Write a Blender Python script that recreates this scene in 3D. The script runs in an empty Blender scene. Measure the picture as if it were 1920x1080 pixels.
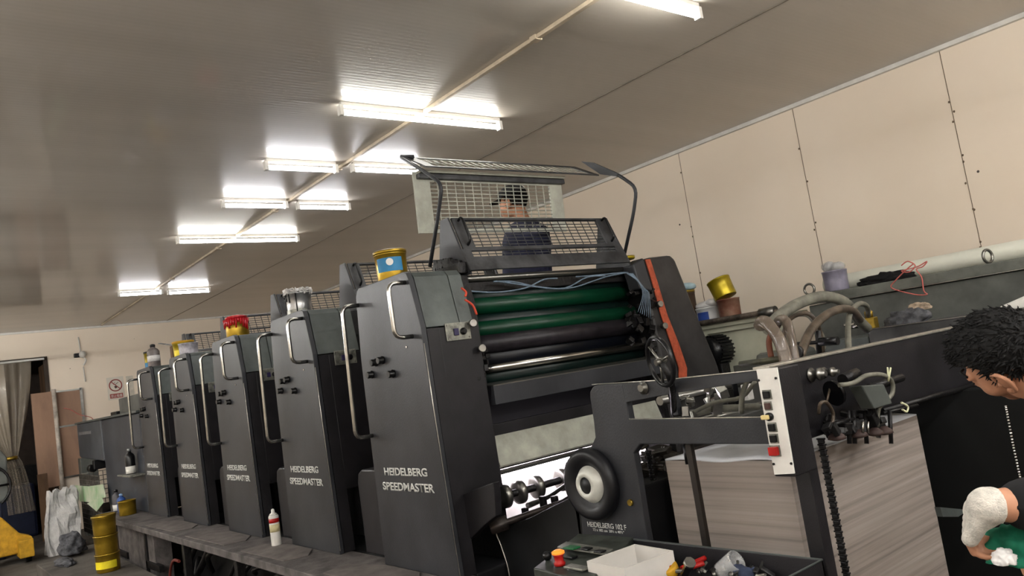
import bpy, bmesh, math, random
from mathutils import Vector, Matrix, Euler, noise

random.seed(7)
PI = math.pi
SC = bpy.context.scene
COL = SC.collection

# ------------------------------------------------------------------ camera
F = 1449.0                       # focal length in pixels of a 1920x1080 frame
CAMZ = 1.55
_u = Vector((-1150, 321, F)).normalized()
_v = Vector((1790, -128, F)); _v = (_v - _u * _u.dot(_v)).normalized()
_d = _u.cross(_v)
RX, RY, RZ = -_u, _v, -_d        # world axes written in camera coordinates (x right, y down, z forward)
CAMPOS = Vector((0, 0, CAMZ))
def cam_dir(x, y, z=F):
    q = Vector((x, y, z)); return Vector((RX.dot(q), RY.dot(q), RZ.dot(q)))
def at(px, py, plane, val):
    """a measured point of the photograph placed on a world plane"""
    r = cam_dir(px - 960, py - 540); i = 'XYZ'.index(plane)
    return CAMPOS + r * ((val - CAMPOS[i]) / r[i])
cam_data = bpy.data.cameras.new('camera'); cam = bpy.data.objects.new('camera', cam_data); COL.objects.link(cam)
cam_data.sensor_width = 36; cam_data.lens = F / 1920 * 36; cam_data.clip_start = .02; cam_data.clip_end = 100
right, down, fwd = cam_dir(1, 0, 0), cam_dir(0, 1, 0), cam_dir(0, 0, 1)
cam.matrix_world = Matrix(((right.x, -down.x, -fwd.x, 0), (right.y, -down.y, -fwd.y, 0), (right.z, -down.z, -fwd.z, CAMZ), (0, 0, 0, 1)))
SC.camera = cam

# ------------------------------------------------------------------ world, exposure
w = bpy.data.worlds.new('world'); SC.world = w; w.use_nodes = True
w.node_tree.nodes['Background'].inputs[0].default_value = (.75, .72, .68, 1)
w.node_tree.nodes['Background'].inputs[1].default_value = .05
SC.view_settings.view_transform = 'Standard'; SC.view_settings.look = 'None'
SC.view_settings.gamma = 1; SC.view_settings.exposure = 3.0
TUBE = 4.5        # emission of the tubes

def lin(c):
    c = c / 255.0
    return c / 12.92 if c <= .04045 else ((c + .055) / 1.055) ** 2.4
def rgb(r, g, b): return (lin(r), lin(g), lin(b), 1)

# ------------------------------------------------------------------ materials
MATS = {}
def mat(name, col, rough=.5, metal=0, var=.12, scale=6, bump=.0, bscale=60, col2=None, spec=.5, alpha=None, trans=0, emis=None, estr=0, stretch=(1, 1, 1), coord='Object'):
    if name in MATS: return MATS[name]
    k = .62 if sum(col[:3]) < 1.2 else .8
    col = tuple(c * k for c in col[:3]) + (1,)
    if col2: col2 = tuple(c * k for c in col2[:3]) + (1,)
    m = bpy.data.materials.new(name); m.use_nodes = True; nt = m.node_tree; N = nt.nodes; L = nt.links
    b = N['Principled BSDF']
    b.inputs['Roughness'].default_value = rough; b.inputs['Metallic'].default_value = metal
    b.inputs['Specular IOR Level'].default_value = spec if rough < .25 or metal > .3 else spec * .55
    tc = N.new('ShaderNodeTexCoord'); mp = N.new('ShaderNodeMapping'); mp.inputs['Scale'].default_value = stretch
    L.new(tc.outputs[coord], mp.inputs[0])
    nz = N.new('ShaderNodeTexNoise'); nz.inputs['Scale'].default_value = scale; nz.inputs['Detail'].default_value = 6; nz.inputs['Roughness'].default_value = .62
    L.new(mp.outputs[0], nz.inputs['Vector'])
    cr = N.new('ShaderNodeValToRGB')
    c2 = col2 if col2 else tuple(min(1, c * (1 + var * 2)) for c in col[:3]) + (1,)
    c1 = col if col2 else tuple(c * (1 - var * 2) for c in col[:3]) + (1,)
    cr.color_ramp.elements[0].position = .35; cr.color_ramp.elements[0].color = c1
    cr.color_ramp.elements[1].position = .68; cr.color_ramp.elements[1].color = c2
    L.new(nz.outputs['Fac'], cr.inputs[0]); L.new(cr.outputs[0], b.inputs['Base Color'])
    if bump:
        n2 = N.new('ShaderNodeTexNoise'); n2.inputs['Scale'].default_value = bscale; n2.inputs['Detail'].default_value = 3
        L.new(mp.outputs[0], n2.inputs['Vector'])
        bp = N.new('ShaderNodeBump'); bp.inputs['Strength'].default_value = bump; bp.inputs['Distance'].default_value = .01
        L.new(n2.outputs['Fac'], bp.inputs['Height']); L.new(bp.outputs[0], b.inputs['Normal'])
    if alpha is not None: b.inputs['Alpha'].default_value = alpha
    if trans: b.inputs['Transmission Weight'].default_value = trans
    if emis: b.inputs['Emission Color'].default_value = emis; b.inputs['Emission Strength'].default_value = estr
    MATS[name] = m; return m

M = dict(
    press=mat('press grey enamel', rgb(58, 59, 63), .42, .0, .16, 3.5, .12, 220, stretch=(1, 1, .5)),
    press_d=mat('press black grey enamel', rgb(36, 34, 37), .45, 0, .2, 4, .12, 200),
    press_l=mat('press light grey and lit tone', rgb(98, 104, 102), .34, .1, .14, 5, .08, 200),
    guard=mat('guard grey paint', rgb(76, 76, 78), .45, .1, .25, 9),
    guard_w=mat('guard pale paint', rgb(170, 170, 158), .5, 0, .2, 9, col2=rgb(205, 205, 190)),
    iron=mat('dark oily iron', rgb(30, 28, 29), .45, .5, .3, 14, .3, 60),
    black=mat('black plastic', rgb(18, 18, 20), .3, 0, .15, 10),
    rubber=mat('black rubber', rgb(22, 22, 26), .45, 0, .2, 12),
    chrome=mat('worn chrome', rgb(190, 188, 182), .22, 1, .1, 12),
    steel=mat('brushed steel', rgb(150, 148, 142), .32, .9, .14, 16, stretch=(1, .1, 1)),
    bare=mat('bare edge and highlight', rgb(200, 195, 185), .35, .8, .1, 20),
    roll_g=mat('green rubber roller', rgb(6, 62, 40), .36, 0, .1, 6),
    roll_dg=mat('dark green roller', rgb(6, 30, 27), .4, 0, .15, 6),
    roll_b=mat('dark blue roller', rgb(10, 14, 24), .4, 0, .15, 6),
    roll_k=mat('grey ink roller', rgb(44, 40, 45), .4, .1, .2, 20),
    plate=mat('switch plate alloy', rgb(150, 150, 140), .4, .5, .25, 30),
    white=mat('off white plastic', rgb(225, 222, 215), .5, 0, .05, 8),
    letter=mat('pale lettering', rgb(205, 205, 200), .5, 0, .1, 60),
    orange=mat('orange tape', rgb(196, 92, 62), .6, 0, .15, 30),
    red=mat('red plastic', rgb(190, 28, 24), .4, 0, .1, 10),
    yellow=mat('yellow paint', rgb(222, 168, 40), .5, 0, .15, 10),
    gold=mat('gold lacquered tin', rgb(196, 160, 50), .3, .75, .12, 8),
    gold_l=mat('brass yellow tin', rgb(196, 172, 34), .35, .6, .15, 8),
    silver=mat('silver tin', rgb(172, 172, 172), .3, .8, .15, 10),
    ink_r=mat('red wet ink', rgb(200, 24, 34), .15, 0, .1, 20),
    ink_w=mat('white crumpled film', rgb(215, 212, 210), .35, 0, .1, 20),
    blue=mat('blue label', rgb(52, 140, 190), .5, 0, .08, 10),
    hose_g=mat('grey hose', rgb(128, 126, 114), .5, 0, .15, 20),
    hose_b=mat('light blue hose', rgb(122, 140, 158), .4, 0, .15, 20),
    hose_br=mat('brown stained hose', rgb(92, 80, 68), .35, 0, .25, 20),
    concrete=mat('dirty concrete', rgb(98, 92, 86), .85, 0, .22, 3, .3, 40),
    ledge=mat('grimy footboard', rgb(104, 98, 96), .8, 0, .25, 7, .3, 60),
    board=mat('cardboard mat', rgb(120, 112, 108), .85, 0, .15, 8, .15, 80),
    cab=mat('cabinet grey green paint', rgb(98, 100, 95), .5, 0, .18, 4),
    skin=mat('skin', rgb(208, 150, 118), .5, 0, .06, 14),
    hair=mat('black hair', rgb(14, 12, 12), .8, 0, .3, 60),
    shirt=mat('black cloth', rgb(20, 20, 22), .85, 0, .2, 12),
    navy=mat('navy cloth', rgb(34, 36, 62), .8, 0, .2, 12),
    glove=mat('white knit glove', rgb(205, 200, 190), .9, 0, .1, 60, .4, 300),
    green=mat('green cloth', rgb(28, 130, 98), .8, 0, .15, 20),
    pink=mat('pinkish wood board', rgb(176, 140, 116), .7, 0, .1, 3, stretch=(1, 1, .3)),
    wood=mat('rough wood', rgb(120, 92, 68), .8, 0, .2, 6, stretch=(1, 1, .2)),
    sack=mat('white woven sack', rgb(190, 188, 186), .8, 0, .1, 12, .3, 90),
    rope=mat('pink string', rgb(226, 120, 110), .7, 0, .1, 20),
    brass=mat('brass valve', rgb(180, 150, 60), .35, .8, .15, 20),
    grey_rag=mat('grey rag', rgb(92, 92, 96), .9, 0, .3, 20),
    dark=mat('black cloth heap', rgb(20, 19, 20), .9, 0, .3, 20),
)
def emit_mat(name, col, s):
    m = bpy.data.materials.new(name); m.use_nodes = True; N = m.node_tree.nodes
    b = N['Principled BSDF']; b.inputs['Base Color'].default_value = (.8, .8, .8, 1)
    b.inputs['Emission Color'].default_value = col; b.inputs['Emission Strength'].default_value = s
    return m
M['tube'] = emit_mat('lit tube', (1.0, .99, .93, 1), TUBE)
M['tube_s'] = emit_mat('added fill tube', (1.0, 1.0, .98, 1), 27.5)
M['tube_c'] = emit_mat('lit cool tube', (.97, .97, 1.0, 1), TUBE)
M['amber'] = mat('amber lamp', rgb(255, 140, 40), .4, 0, .05, emis=(1.0, .32, .04, 1), estr=.06)
def clear_mat(name, col, alpha, rough=.15):
    m = mat(name, col, rough, 0, .05, 5); m.node_tree.nodes['Principled BSDF'].inputs['Alpha'].default_value = alpha
    return m
M['film'] = clear_mat('clear strip curtain film', rgb(215, 200, 178), .26, .08)
M['clear'] = clear_mat('clear plastic', rgb(210, 210, 210), .4, .15)
M['tubeclear'] = clear_mat('translucent tubing', rgb(120, 106, 94), .72, .12)

def wall_mat():
    m = bpy.data.materials.new('beige wall panel'); m.use_nodes = True; nt = m.node_tree; N = nt.nodes; L = nt.links
    b = N['Principled BSDF']; b.inputs['Roughness'].default_value = .6
    tc = N.new('ShaderNodeTexCoord'); nz = N.new('ShaderNodeTexNoise'); nz.inputs['Scale'].default_value = 1.2; nz.inputs['Detail'].default_value = 8
    L.new(tc.outputs['Object'], nz.inputs['Vector'])
    cr = N.new('ShaderNodeValToRGB'); cr.color_ramp.elements[0].position = .3; cr.color_ramp.elements[0].color = rgb(218, 203, 184)
    cr.color_ramp.elements[1].position = .7; cr.color_ramp.elements[1].color = rgb(225, 211, 193)
    L.new(nz.outputs[0], cr.inputs[0])
    vo = N.new('ShaderNodeTexVoronoi'); vo.inputs['Scale'].default_value = 3.1; L.new(tc.outputs['Object'], vo.inputs['Vector'])
    lt = N.new('ShaderNodeMath'); lt.operation = 'LESS_THAN'; lt.inputs[1].default_value = .028; L.new(vo.outputs['Distance'], lt.inputs[0])
    mx = N.new('ShaderNodeMixRGB'); L.new(lt.outputs[0], mx.inputs[0]); L.new(cr.outputs[0], mx.inputs[1]); mx.inputs[2].default_value = rgb(60, 50, 44)
    L.new(mx.outputs[0], b.inputs['Base Color']); return m
M['wall'] = wall_mat()
def ceil_mat():
    m = bpy.data.materials.new('ribbed ceiling panel'); m.use_nodes = True; nt = m.node_tree; N = nt.nodes; L = nt.links
    b = N['Principled BSDF']; b.inputs['Roughness'].default_value = .38; b.inputs['Specular IOR Level'].default_value = .5; b.inputs['Coat Weight'].default_value = .45; b.inputs['Coat Roughness'].default_value = .07
    tc = N.new('ShaderNodeTexCoord'); mp = N.new('ShaderNodeMapping'); mp.inputs['Scale'].default_value = (1, .06, 1)
    L.new(tc.outputs['Object'], mp.inputs[0])
    nz = N.new('ShaderNodeTexNoise'); nz.inputs['Scale'].default_value = 2.6; nz.inputs['Detail'].default_value = 8; L.new(mp.outputs[0], nz.inputs['Vector'])
    cr = N.new('ShaderNodeValToRGB'); cr.color_ramp.elements[0].position = .3; cr.color_ramp.elements[0].color = rgb(172, 164, 153)
    cr.color_ramp.elements[1].position = .72; cr.color_ramp.elements[1].color = rgb(186, 178, 167)
    L.new(nz.outputs[0], cr.inputs[0]); L.new(cr.outputs[0], b.inputs['Base Color'])
    wv = N.new('ShaderNodeTexWave'); wv.inputs['Scale'].default_value = 9; wv.inputs['Distortion'].default_value = .6; wv.bands_direction = 'X'
    L.new(tc.outputs['Object'], wv.inputs['Vector'])
    bp = N.new('ShaderNodeBump'); bp.inputs['Strength'].default_value = .06; bp.inputs['Distance'].default_value = .01
    L.new(wv.outputs[0], bp.inputs['Height']); L.new(bp.outputs[0], b.inputs['Normal']); return m
M['ceil'] = ceil_mat()
def paper_mat():
    m = bpy.data.materials.new('stacked paper edges'); m.use_nodes = True; nt = m.node_tree; N = nt.nodes; L = nt.links
    b = N['Principled BSDF']; b.inputs['Roughness'].default_value = .8
    tc = N.new('ShaderNodeTexCoord'); out = []
    for sc, dist in ((3.2, 0), (30, 1)):
        mp = N.new('ShaderNodeMapping'); mp.inputs['Scale'].default_value = (.015, .015, 1); L.new(tc.outputs['Object'], mp.inputs[0])
        nz = N.new('ShaderNodeTexNoise'); nz.inputs['Scale'].default_value = sc * 2; nz.inputs['Detail'].default_value = 5; L.new(mp.outputs[0], nz.inputs['Vector']); out.append(nz)
    ad = N.new('ShaderNodeMath'); ad.operation = 'ADD'; L.new(out[0].outputs[0], ad.inputs[0]); L.new(out[1].outputs[0], ad.inputs[1])
    cr = N.new('ShaderNodeValToRGB'); e = cr.color_ramp.elements
    hf = N.new('ShaderNodeMath'); hf.operation = 'MULTIPLY'; hf.inputs[1].default_value = .5; L.new(ad.outputs[0], hf.inputs[0]); L.new(hf.outputs[0], cr.inputs[0])
    e[0].position = .36; e[0].color = rgb(106, 96, 90); e[1].position = .62; e[1].color = rgb(146, 136, 129)
    x = e.new(.47); x.color = rgb(130, 120, 113)
    L.new(cr.outputs[0], b.inputs['Base Color'])
    bp = N.new('ShaderNodeBump'); bp.inputs['Strength'].default_value = .5; bp.inputs['Distance'].default_value = .004
    L.new(out[1].outputs[0], bp.inputs['Height']); L.new(bp.outputs[0], b.inputs['Normal'])
    return m
M['paper'] = paper_mat()

# ------------------------------------------------------------------ object helpers
def tag(o, label=None, cat=None, group=None, kind=None):
    if label: o['label'] = label
    if cat: o['category'] = cat
    if group: o['group'] = group
    if kind: o['kind'] = kind
    return o
def empty(name, loc, label, cat, group=None):
    o = bpy.data.objects.new(name, None); COL.objects.link(o); o.location = loc; o.empty_display_size = .1
    return tag(o, label, cat, group)
def origin(p):
    o = Vector((0, 0, 0))
    while p is not None: o += p.location; p = p.parent
    return o
class MB:
    def __init__(s): s.bm = bmesh.new()
    def box(s, a, b, bev=0, seg=2):
        lo = [min(a[i], b[i]) for i in range(3)]; hi = [max(a[i], b[i]) for i in range(3)]
        t = bmesh.new(); bmesh.ops.create_cube(t, size=1)
        for v in t.verts: v.co = Vector(((v.co.x + .5) * (hi[0] - lo[0]) + lo[0], (v.co.y + .5) * (hi[1] - lo[1]) + lo[1], (v.co.z + .5) * (hi[2] - lo[2]) + lo[2]))
        if bev: bmesh.ops.bevel(t, geom=t.edges[:], offset=bev, segments=seg, affect='EDGES', profile=.5)
        return s.merge(t)
    def merge(s, t, mtx=None):
        if mtx is not None: bmesh.ops.transform(t, matrix=mtx, verts=t.verts)
        me = bpy.data.meshes.new('tmp'); t.to_mesh(me); t.free(); s.bm.from_mesh(me); bpy.data.meshes.remove(me); return s
    def obox(s, c, size, rot=(0, 0, 0), bev=0):
        t = bmesh.new(); bmesh.ops.create_cube(t, size=1)
        for v in t.verts: v.co = Vector((v.co.x * size[0], v.co.y * size[1], v.co.z * size[2]))
        if bev: bmesh.ops.bevel(t, geom=t.edges[:], offset=bev, segments=2, affect='EDGES', profile=.5)
        return s.merge(t, Matrix.Translation(c) @ Euler(rot).to_matrix().to_4x4())
    def prism(s, pts, d, bev=0):
        """closed polygon of 3-D points extruded by vector d"""
        t = bmesh.new(); d = Vector(d)
        a = [t.verts.new(Vector(p)) for p in pts]; b = [t.verts.new(Vector(p) + d) for p in pts]
        t.faces.new(a); t.faces.new(b[::-1]); n = len(a)
        for i in range(n): t.faces.new((a[i], b[i], b[(i + 1) % n], a[(i + 1) % n]))
        bmesh.ops.recalc_face_normals(t, faces=t.faces)
        if bev: bmesh.ops.bevel(t, geom=t.edges[:], offset=bev, segments=2, affect='EDGES', profile=.5)
        return s.merge(t)
    def tube(s, path, r, seg=10, smooth=True, closed=False, sub=4):
        P = [Vector(p) for p in path]
        if smooth and len(P) > 2: P = catmull(P, sub, closed)
        n = len(P); rs = r if isinstance(r, (list, tuple)) else None
        prev = None; rings = []
        for i, p in enumerate(P):
            a = P[(i - 1) % n] if (i or closed) else p; b = P[(i + 1) % n] if (i < n - 1 or closed) else p
            tn = (b - a).normalized()
            if prev is None:
                up = Vector((0, 0, 1)) if abs(tn.z) < .9 else Vector((1, 0, 0)); nx = tn.cross(up).normalized()
            else:
                nx = prev - tn * prev.dot(tn)
                nx = nx.normalized() if nx.length > 1e-6 else tn.orthogonal().normalized()
            prev = nx; ny = tn.cross(nx)
            rr = r if rs is None else rs[0] + (rs[1] - rs[0]) * i / max(1, n - 1)
            rings.append([s.bm.verts.new(p + nx * math.cos(2 * PI * k / seg) * rr + ny * math.sin(2 * PI * k / seg) * rr) for k in range(seg)])
        m = n if closed else n - 1
        for i in range(m):
            A, B = rings[i], rings[(i + 1) % n]
            for k in range(seg):
                f = s.bm.faces.new((A[k], A[(k + 1) % seg], B[(k + 1) % seg], B[k])); f.smooth = True
        if not closed: s.bm.faces.new(rings[0][::-1]); s.bm.faces.new(rings[-1])
        return s
    def lathe(s, prof, base, axis=(0, 0, 1), seg=28, caps=True):
        """profile (radius, height) turned about an axis"""
        ax = Vector(axis).normalized(); nx = ax.orthogonal().normalized(); ny = ax.cross(nx); base = Vector(base); rings = []
        for r, h in prof:
            rings.append([s.bm.verts.new(base + ax * h + (nx * math.cos(2 * PI * k / seg) + ny * math.sin(2 * PI * k / seg)) * max(r, 1e-4)) for k in range(seg)])
        for A, B in zip(rings, rings[1:]):
            for k in range(seg):
                f = s.bm.faces.new((A[k], A[(k + 1) % seg], B[(k + 1) % seg], B[k])); f.smooth = True
        if caps: s.bm.faces.new(rings[0][::-1]); s.bm.faces.new(rings[-1])
        return s
    def ball(s, c, r, seg=16, sub=2):
        t = bmesh.new(); bmesh.ops.create_icosphere(t, subdivisions=sub, radius=1)
        r = r if isinstance(r, (tuple, list, Vector)) else (r, r, r)
        for v in t.verts: v.co = Vector((v.co.x * r[0], v.co.y * r[1], v.co.z * r[2])) + Vector(c)
        for f in t.faces: f.smooth = True
        return s.merge(t)
    def build(s, name, m, parent=None, label=None, weld=False, smooth_angle=None):
        bm = s.bm
        if parent is not None:
            o = origin(parent); bmesh.ops.translate(bm, vec=-o, verts=bm.verts)
        bmesh.ops.recalc_face_normals(bm, faces=bm.faces)
        me = bpy.data.meshes.new(name); bm.to_mesh(me); bm.free(); me.materials.append(m)
        ob = bpy.data.objects.new(name, me); COL.objects.link(ob); ob.parent = parent
        if label: ob['label'] = label
        return ob
def catmull(P, sub=4, closed=False):
    out = []; n = len(P)
    for i in range(n if closed else n - 1):
        if closed: p0, p1, p2, p3 = P[(i - 1) % n], P[i], P[(i + 1) % n], P[(i + 2) % n]
        else: p0, p1, p2, p3 = P[max(0, i - 1)], P[i], P[i + 1], P[min(n - 1, i + 2)]
        for k in range(sub):
            t = k / sub
            out.append(.5 * ((2 * p1) + (p2 - p0) * t + (2 * p0 - 5 * p1 + 4 * p2 - p3) * t * t + (3 * p1 - p0 - 3 * p2 + p3) * t ** 3))
    if not closed: out.append(P[-1])
    return out
def round_path(P, r, n=4):
    """polyline with its inner corners rounded"""
    P = [Vector(p) for p in P]; out = [P[0]]
    for a, b, c in zip(P, P[1:], P[2:]):
        d1 = (a - b).normalized(); d2 = (c - b).normalized()
        q = min(r, (a - b).length * .49, (c - b).length * .49)
        s_, e_ = b + d1 * q, b + d2 * q
        for k in range(n + 1):
            t = k / n; out.append(s_ * (1 - t) ** 2 + b * 2 * t * (1 - t) + e_ * t * t)
    out.append(P[-1]); return out
def kids(o): return [c for c in bpy.data.objects if c.parent == o]
def copy_tree(o, parent=None):
    c = o.copy(); COL.objects.link(c); c.parent = parent
    for ch in kids(o): copy_tree(ch, c)
    return c
def text(string, p, width, height, m, parent, name='lettering', axis=None, depth=.0015, bold=.0, label=None):
    """flat letters starting at p (lower left), axis = (right, up) vectors"""
    cu = bpy.data.curves.new('t', 'FONT'); cu.body = string; cu.size = 1; cu.extrude = 0; cu.offset = bold
    o = bpy.data.objects.new('t', cu); COL.objects.link(o)
    dg = bpy.context.evaluated_depsgraph_get(); me = bpy.data.meshes.new_from_object(o.evaluated_get(dg)); bpy.data.objects.remove(o)
    bm = bmesh.new(); bm.from_mesh(me); bpy.data.meshes.remove(me)
    xs = [v.co.x for v in bm.verts]; ys = [v.co.y for v in bm.verts]; x0, x1, y0, y1 = min(xs), max(xs), min(ys), max(ys)
    r_, u_ = axis or (Vector((1, 0, 0)), Vector((0, 0, 1))); n_ = r_.cross(u_)
    for v in bm.verts: v.co = Vector(p) + r_ * ((v.co.x - x0) / (x1 - x0) * width) + u_ * ((v.co.y - y0) / (y1 - y0) * height) + n_ * 0
    r = bmesh.ops.extrude_face_region(bm, geom=bm.faces[:])
    bmesh.ops.translate(bm, vec=n_ * depth, verts=[g for g in r['geom'] if isinstance(g, bmesh.types.BMVert)])
    mb = MB(); mb.bm.free(); mb.bm = bm
    return mb.build(name, m, parent, label)
def remesh(ob, voxel, smooth=4):
    md = ob.modifiers.new('r', 'REMESH'); md.mode = 'VOXEL'; md.voxel_size = voxel
    sm = ob.modifiers.new('s', 'SMOOTH'); sm.iterations = smooth; sm.factor = .6
    dg = bpy.context.evaluated_depsgraph_get(); dg.update()
    me = bpy.data.meshes.new_from_object(ob.evaluated_get(dg)); mats = [m for m in ob.data.materials]
    ob.modifiers.clear(); ob.data = me
    if not me.materials: me.materials.append(mats[0])
    for p in me.polygons: p.use_smooth = True
    return ob
def capsule(mb, a, b, ra, rb, seg=16):
    a, b = Vector(a), Vector(b); mb.tube([a, b], [ra, rb], seg, smooth=False); mb.ball(a, ra); mb.ball(b, rb)

# ================================================================== THE ROOM
CZ = 3.26; WY = 5.7; WX = -14.5; LY = -5.0; BX = 5.0
def struct(name, mb, m): return tag(mb.build(name, m), kind='structure')
struct('floor', MB().box((WX - 3, LY - .2, -.12), (BX + .2, WY + .2, 0)), M['concrete'])
struct('ceiling', MB().box((WX - 3, LY - .2, CZ), (BX + .2, WY + .2, CZ + .15)), M['ceil'])
struct('wall_right', MB().box((WX - 3, WY, 0), (BX + .2, WY + .15, CZ)), M['wall'])
struct('wall_left', MB().box((WX - 3, LY - .15, 0), (BX + .2, LY, CZ)), M['wall'])
struct('wall_back', MB().box((BX, LY, 0), (BX + .15, WY, CZ)), M['wall'])
DY0, DY1, DZ = .2, 1.93, 2.8
struct('wall_far', MB().box((WX - .12, DY1, 0), (WX, WY, CZ)).box((WX - .12, LY, 0), (WX, DY0, CZ)).box((WX - .12, DY0, DZ), (WX, DY1, CZ)), M['wall'])
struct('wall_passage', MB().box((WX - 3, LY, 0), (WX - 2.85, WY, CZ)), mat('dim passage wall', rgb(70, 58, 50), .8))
struct('trim_1', MB().box((WX, WY - .035, CZ - .03), (BX, WY, CZ)), M['white'])
struct('trim_2', MB().box((WX, LY, CZ - .03), (WX + .035, WY, CZ)), M['white'])
seam = MB()
for y in (3.84, 2.0 - 2.4, -3.2): seam.box((WX, y - .006, CZ - .004), (BX, y + .006, CZ))
struct('trim_3', seam, mat('ceiling seam', rgb(150, 140, 126), .6))
ws = MB()
random.seed(21)
for x in (-2.02, -3.15, -4.32):
    for k in range(10 if x > -2.5 else 5): ws.ball((x + random.uniform(-.012, .012), WY - .002, random.uniform(1.8, 3.15)), (.007, .004, .009), sub=1)
for x in (-2.02, -3.15, -4.32, -6.7, -.9, .3, 1.5): ws.box((x - .0018, WY - .002, 0), (x + .0018, WY, CZ - .03))
struct('trim_4', ws, mat('wall panel joint', rgb(128, 108, 90), .8))
df = MB().box((WX - .02, DY1 - .03, 0), (WX + .02, DY1 + .03, DZ + .03)).box((WX - .02, DY0, DZ - .03), (WX + .02, DY1, DZ + .03))
struct('trim_5', df, mat('door reveal', rgb(70, 58, 48), .7))

# ---- ceiling trunking
tb = MB().box((-14.3, 2.745, CZ - .024), (BX - .1, 2.775, CZ - .001), .004)
for x in (-2.9, -4.1, -5.3, -6.6, -8.2, -10): tb.box((x, 2.735, CZ - .028), (x + .05, 2.785, CZ - .001), .003)
tag(tb.build('cable_trunking', mat('cream trunking', rgb(196, 180, 156), .5)), 'long cream cable trunking running along the ceiling between the lights', 'cable trunking')

# ---- tubes
def light(name, x, ya, yb, label, cool=False, group=None):
    t = empty(name, (x, (ya + yb) / 2, CZ), label, 'light', group)
    MB().box((x - .018, ya, CZ - .025), (x + .018, yb, CZ), .003).build('housing', M['white'], t)
    MB().tube([(x, ya + .02, CZ - .062), (x, yb - .02, CZ - .062)], .017, 12).build('tube', M['tube_c' if cool else 'tube'], t)
    for y in (ya, yb): MB().box((x - .02, y - .012, CZ - .085), (x + .02, y + .015, CZ - .02), .003).build('end_cap', M['white'], t)
LT = [
    ('ceiling_light', -2.27, 2.12, 3.36, 'single long fluorescent tube at the top edge of the photo, nearest the camera', False),
    ('ceiling_light', -4.02, 2.17, 3.38, 'long bright fluorescent tube above and left of the raised guard', False),
    ('ceiling_light', -5.16, 2.14, 2.68, 'short white strip light, left one of the pair just left of the raised guard', True),
    ('ceiling_light', -5.12, 2.80, 3.4, 'short white strip light whose right end disappears behind the raised guard', True),
    ('ceiling_light', -6.23, 2.18, 2.72, 'short white strip light, left one of the third row', True),
    ('ceiling_light', -6.26, 2.84, 3.33, 'short white strip light, right one of the third row', True),
    ('ceiling_light', -7.6, 2.19, 3.4, 'long warm fluorescent tube of the fourth row', False),
    ('ceiling_light', -10.76, 2.31, 2.83, 'farthest short strip light, left of the trunking', True),
    ('ceiling_light', -10.84, 2.93, 3.47, 'farthest short strip light, right of the trunking', True)]
for a in LT: light(a[0], a[1], a[2], a[3], a[4], a[5])
def hung(x, y):  # unseen tubes added to bring the room up to brightness
    t = empty('added_fill_light', (x, y, CZ), 'added fluorescent tube out of view that brightens the room', 'light', 'added fill tubes out of view'); z = CZ - .45
    MB().box((x - .015, y - .62, z + .04), (x + .015, y + .62, z + .06), .003).build('housing', M['white'], t)
    MB().tube([(x, y - .6, z), (x, y + .6, z)], .017, 12).build('tube', M['tube_s'], t)
    for q in (-.5, .5): MB().tube([(x, y + q, z + .05), (x, y + q, CZ)], .004, 6).build('rod', M['steel'], t)
    for q in (-.61, .61): MB().box((x - .018, y + q - .01, z - .02), (x + .018, y + q + .01, z + .05), .003).build('end_cap', M['white'], t)
for x in (-11.5, -9.2, -6.9, -4.6, -2.3, .4, 2.8):
    for y in ((-2.9, -.75) if x < -5 else (-3.2, -1.6) if x < 0 else (-3.2, -1.0, 1.4, 3.9)):
        hung(x, y)

# ================================================================== PRINTING UNITS
def grid(mb, o, ux, uz, nx, nz, t=.004, d=.004):
    """bars of a mesh panel between o, o+ux, o+uz"""
    o, ux, uz = Vector(o), Vector(ux), Vector(uz)
    for i in range(nx + 1): mb.tube([o + ux * (i / nx), o + ux * (i / nx) + uz], t, 4, smooth=False)
    for j in range(nz + 1): mb.tube([o + uz * (j / nz), o + uz * (j / nz) + ux], d, 4, smooth=False)
    return mb
def ring_plate(mb, o, ux, uz, mx, mz0, mz1, th):
    """flat frame plate with one rectangular opening (side margins mx, bottom mz0, top mz1)"""
    o, ux, uz = Vector(o), Vector(ux), Vector(uz); n = ux.cross(uz).normalized() * th; U, Z = ux.length, uz.length; a, b = ux / U, uz / Z
    def q(x0, x1, z0, z1): mb.prism([o + a * x0 + b * z0, o + a * x1 + b * z0, o + a * x1 + b * z1, o + a * x0 + b * z1], n)
    q(0, U, 0, mz0); q(0, U, Z - mz1, Z); q(0, mx, mz0, Z - mz1); q(U - mx, U, mz0, Z - mz1)
XU = -3.25; PITCH = 1.268
LAB = ['nearest of the five printing towers, open with green rollers showing and a raised mesh guard',
       'second printing tower from the right, with a silver ink tin on top',
       'middle printing tower of the five, with a red-smeared ink tin on top',
       'fourth printing tower from the right, with yellow and grey tubs on top',
       'farthest printing tower, beside the dark delivery cabinet, with a clear bottle on top']
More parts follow.
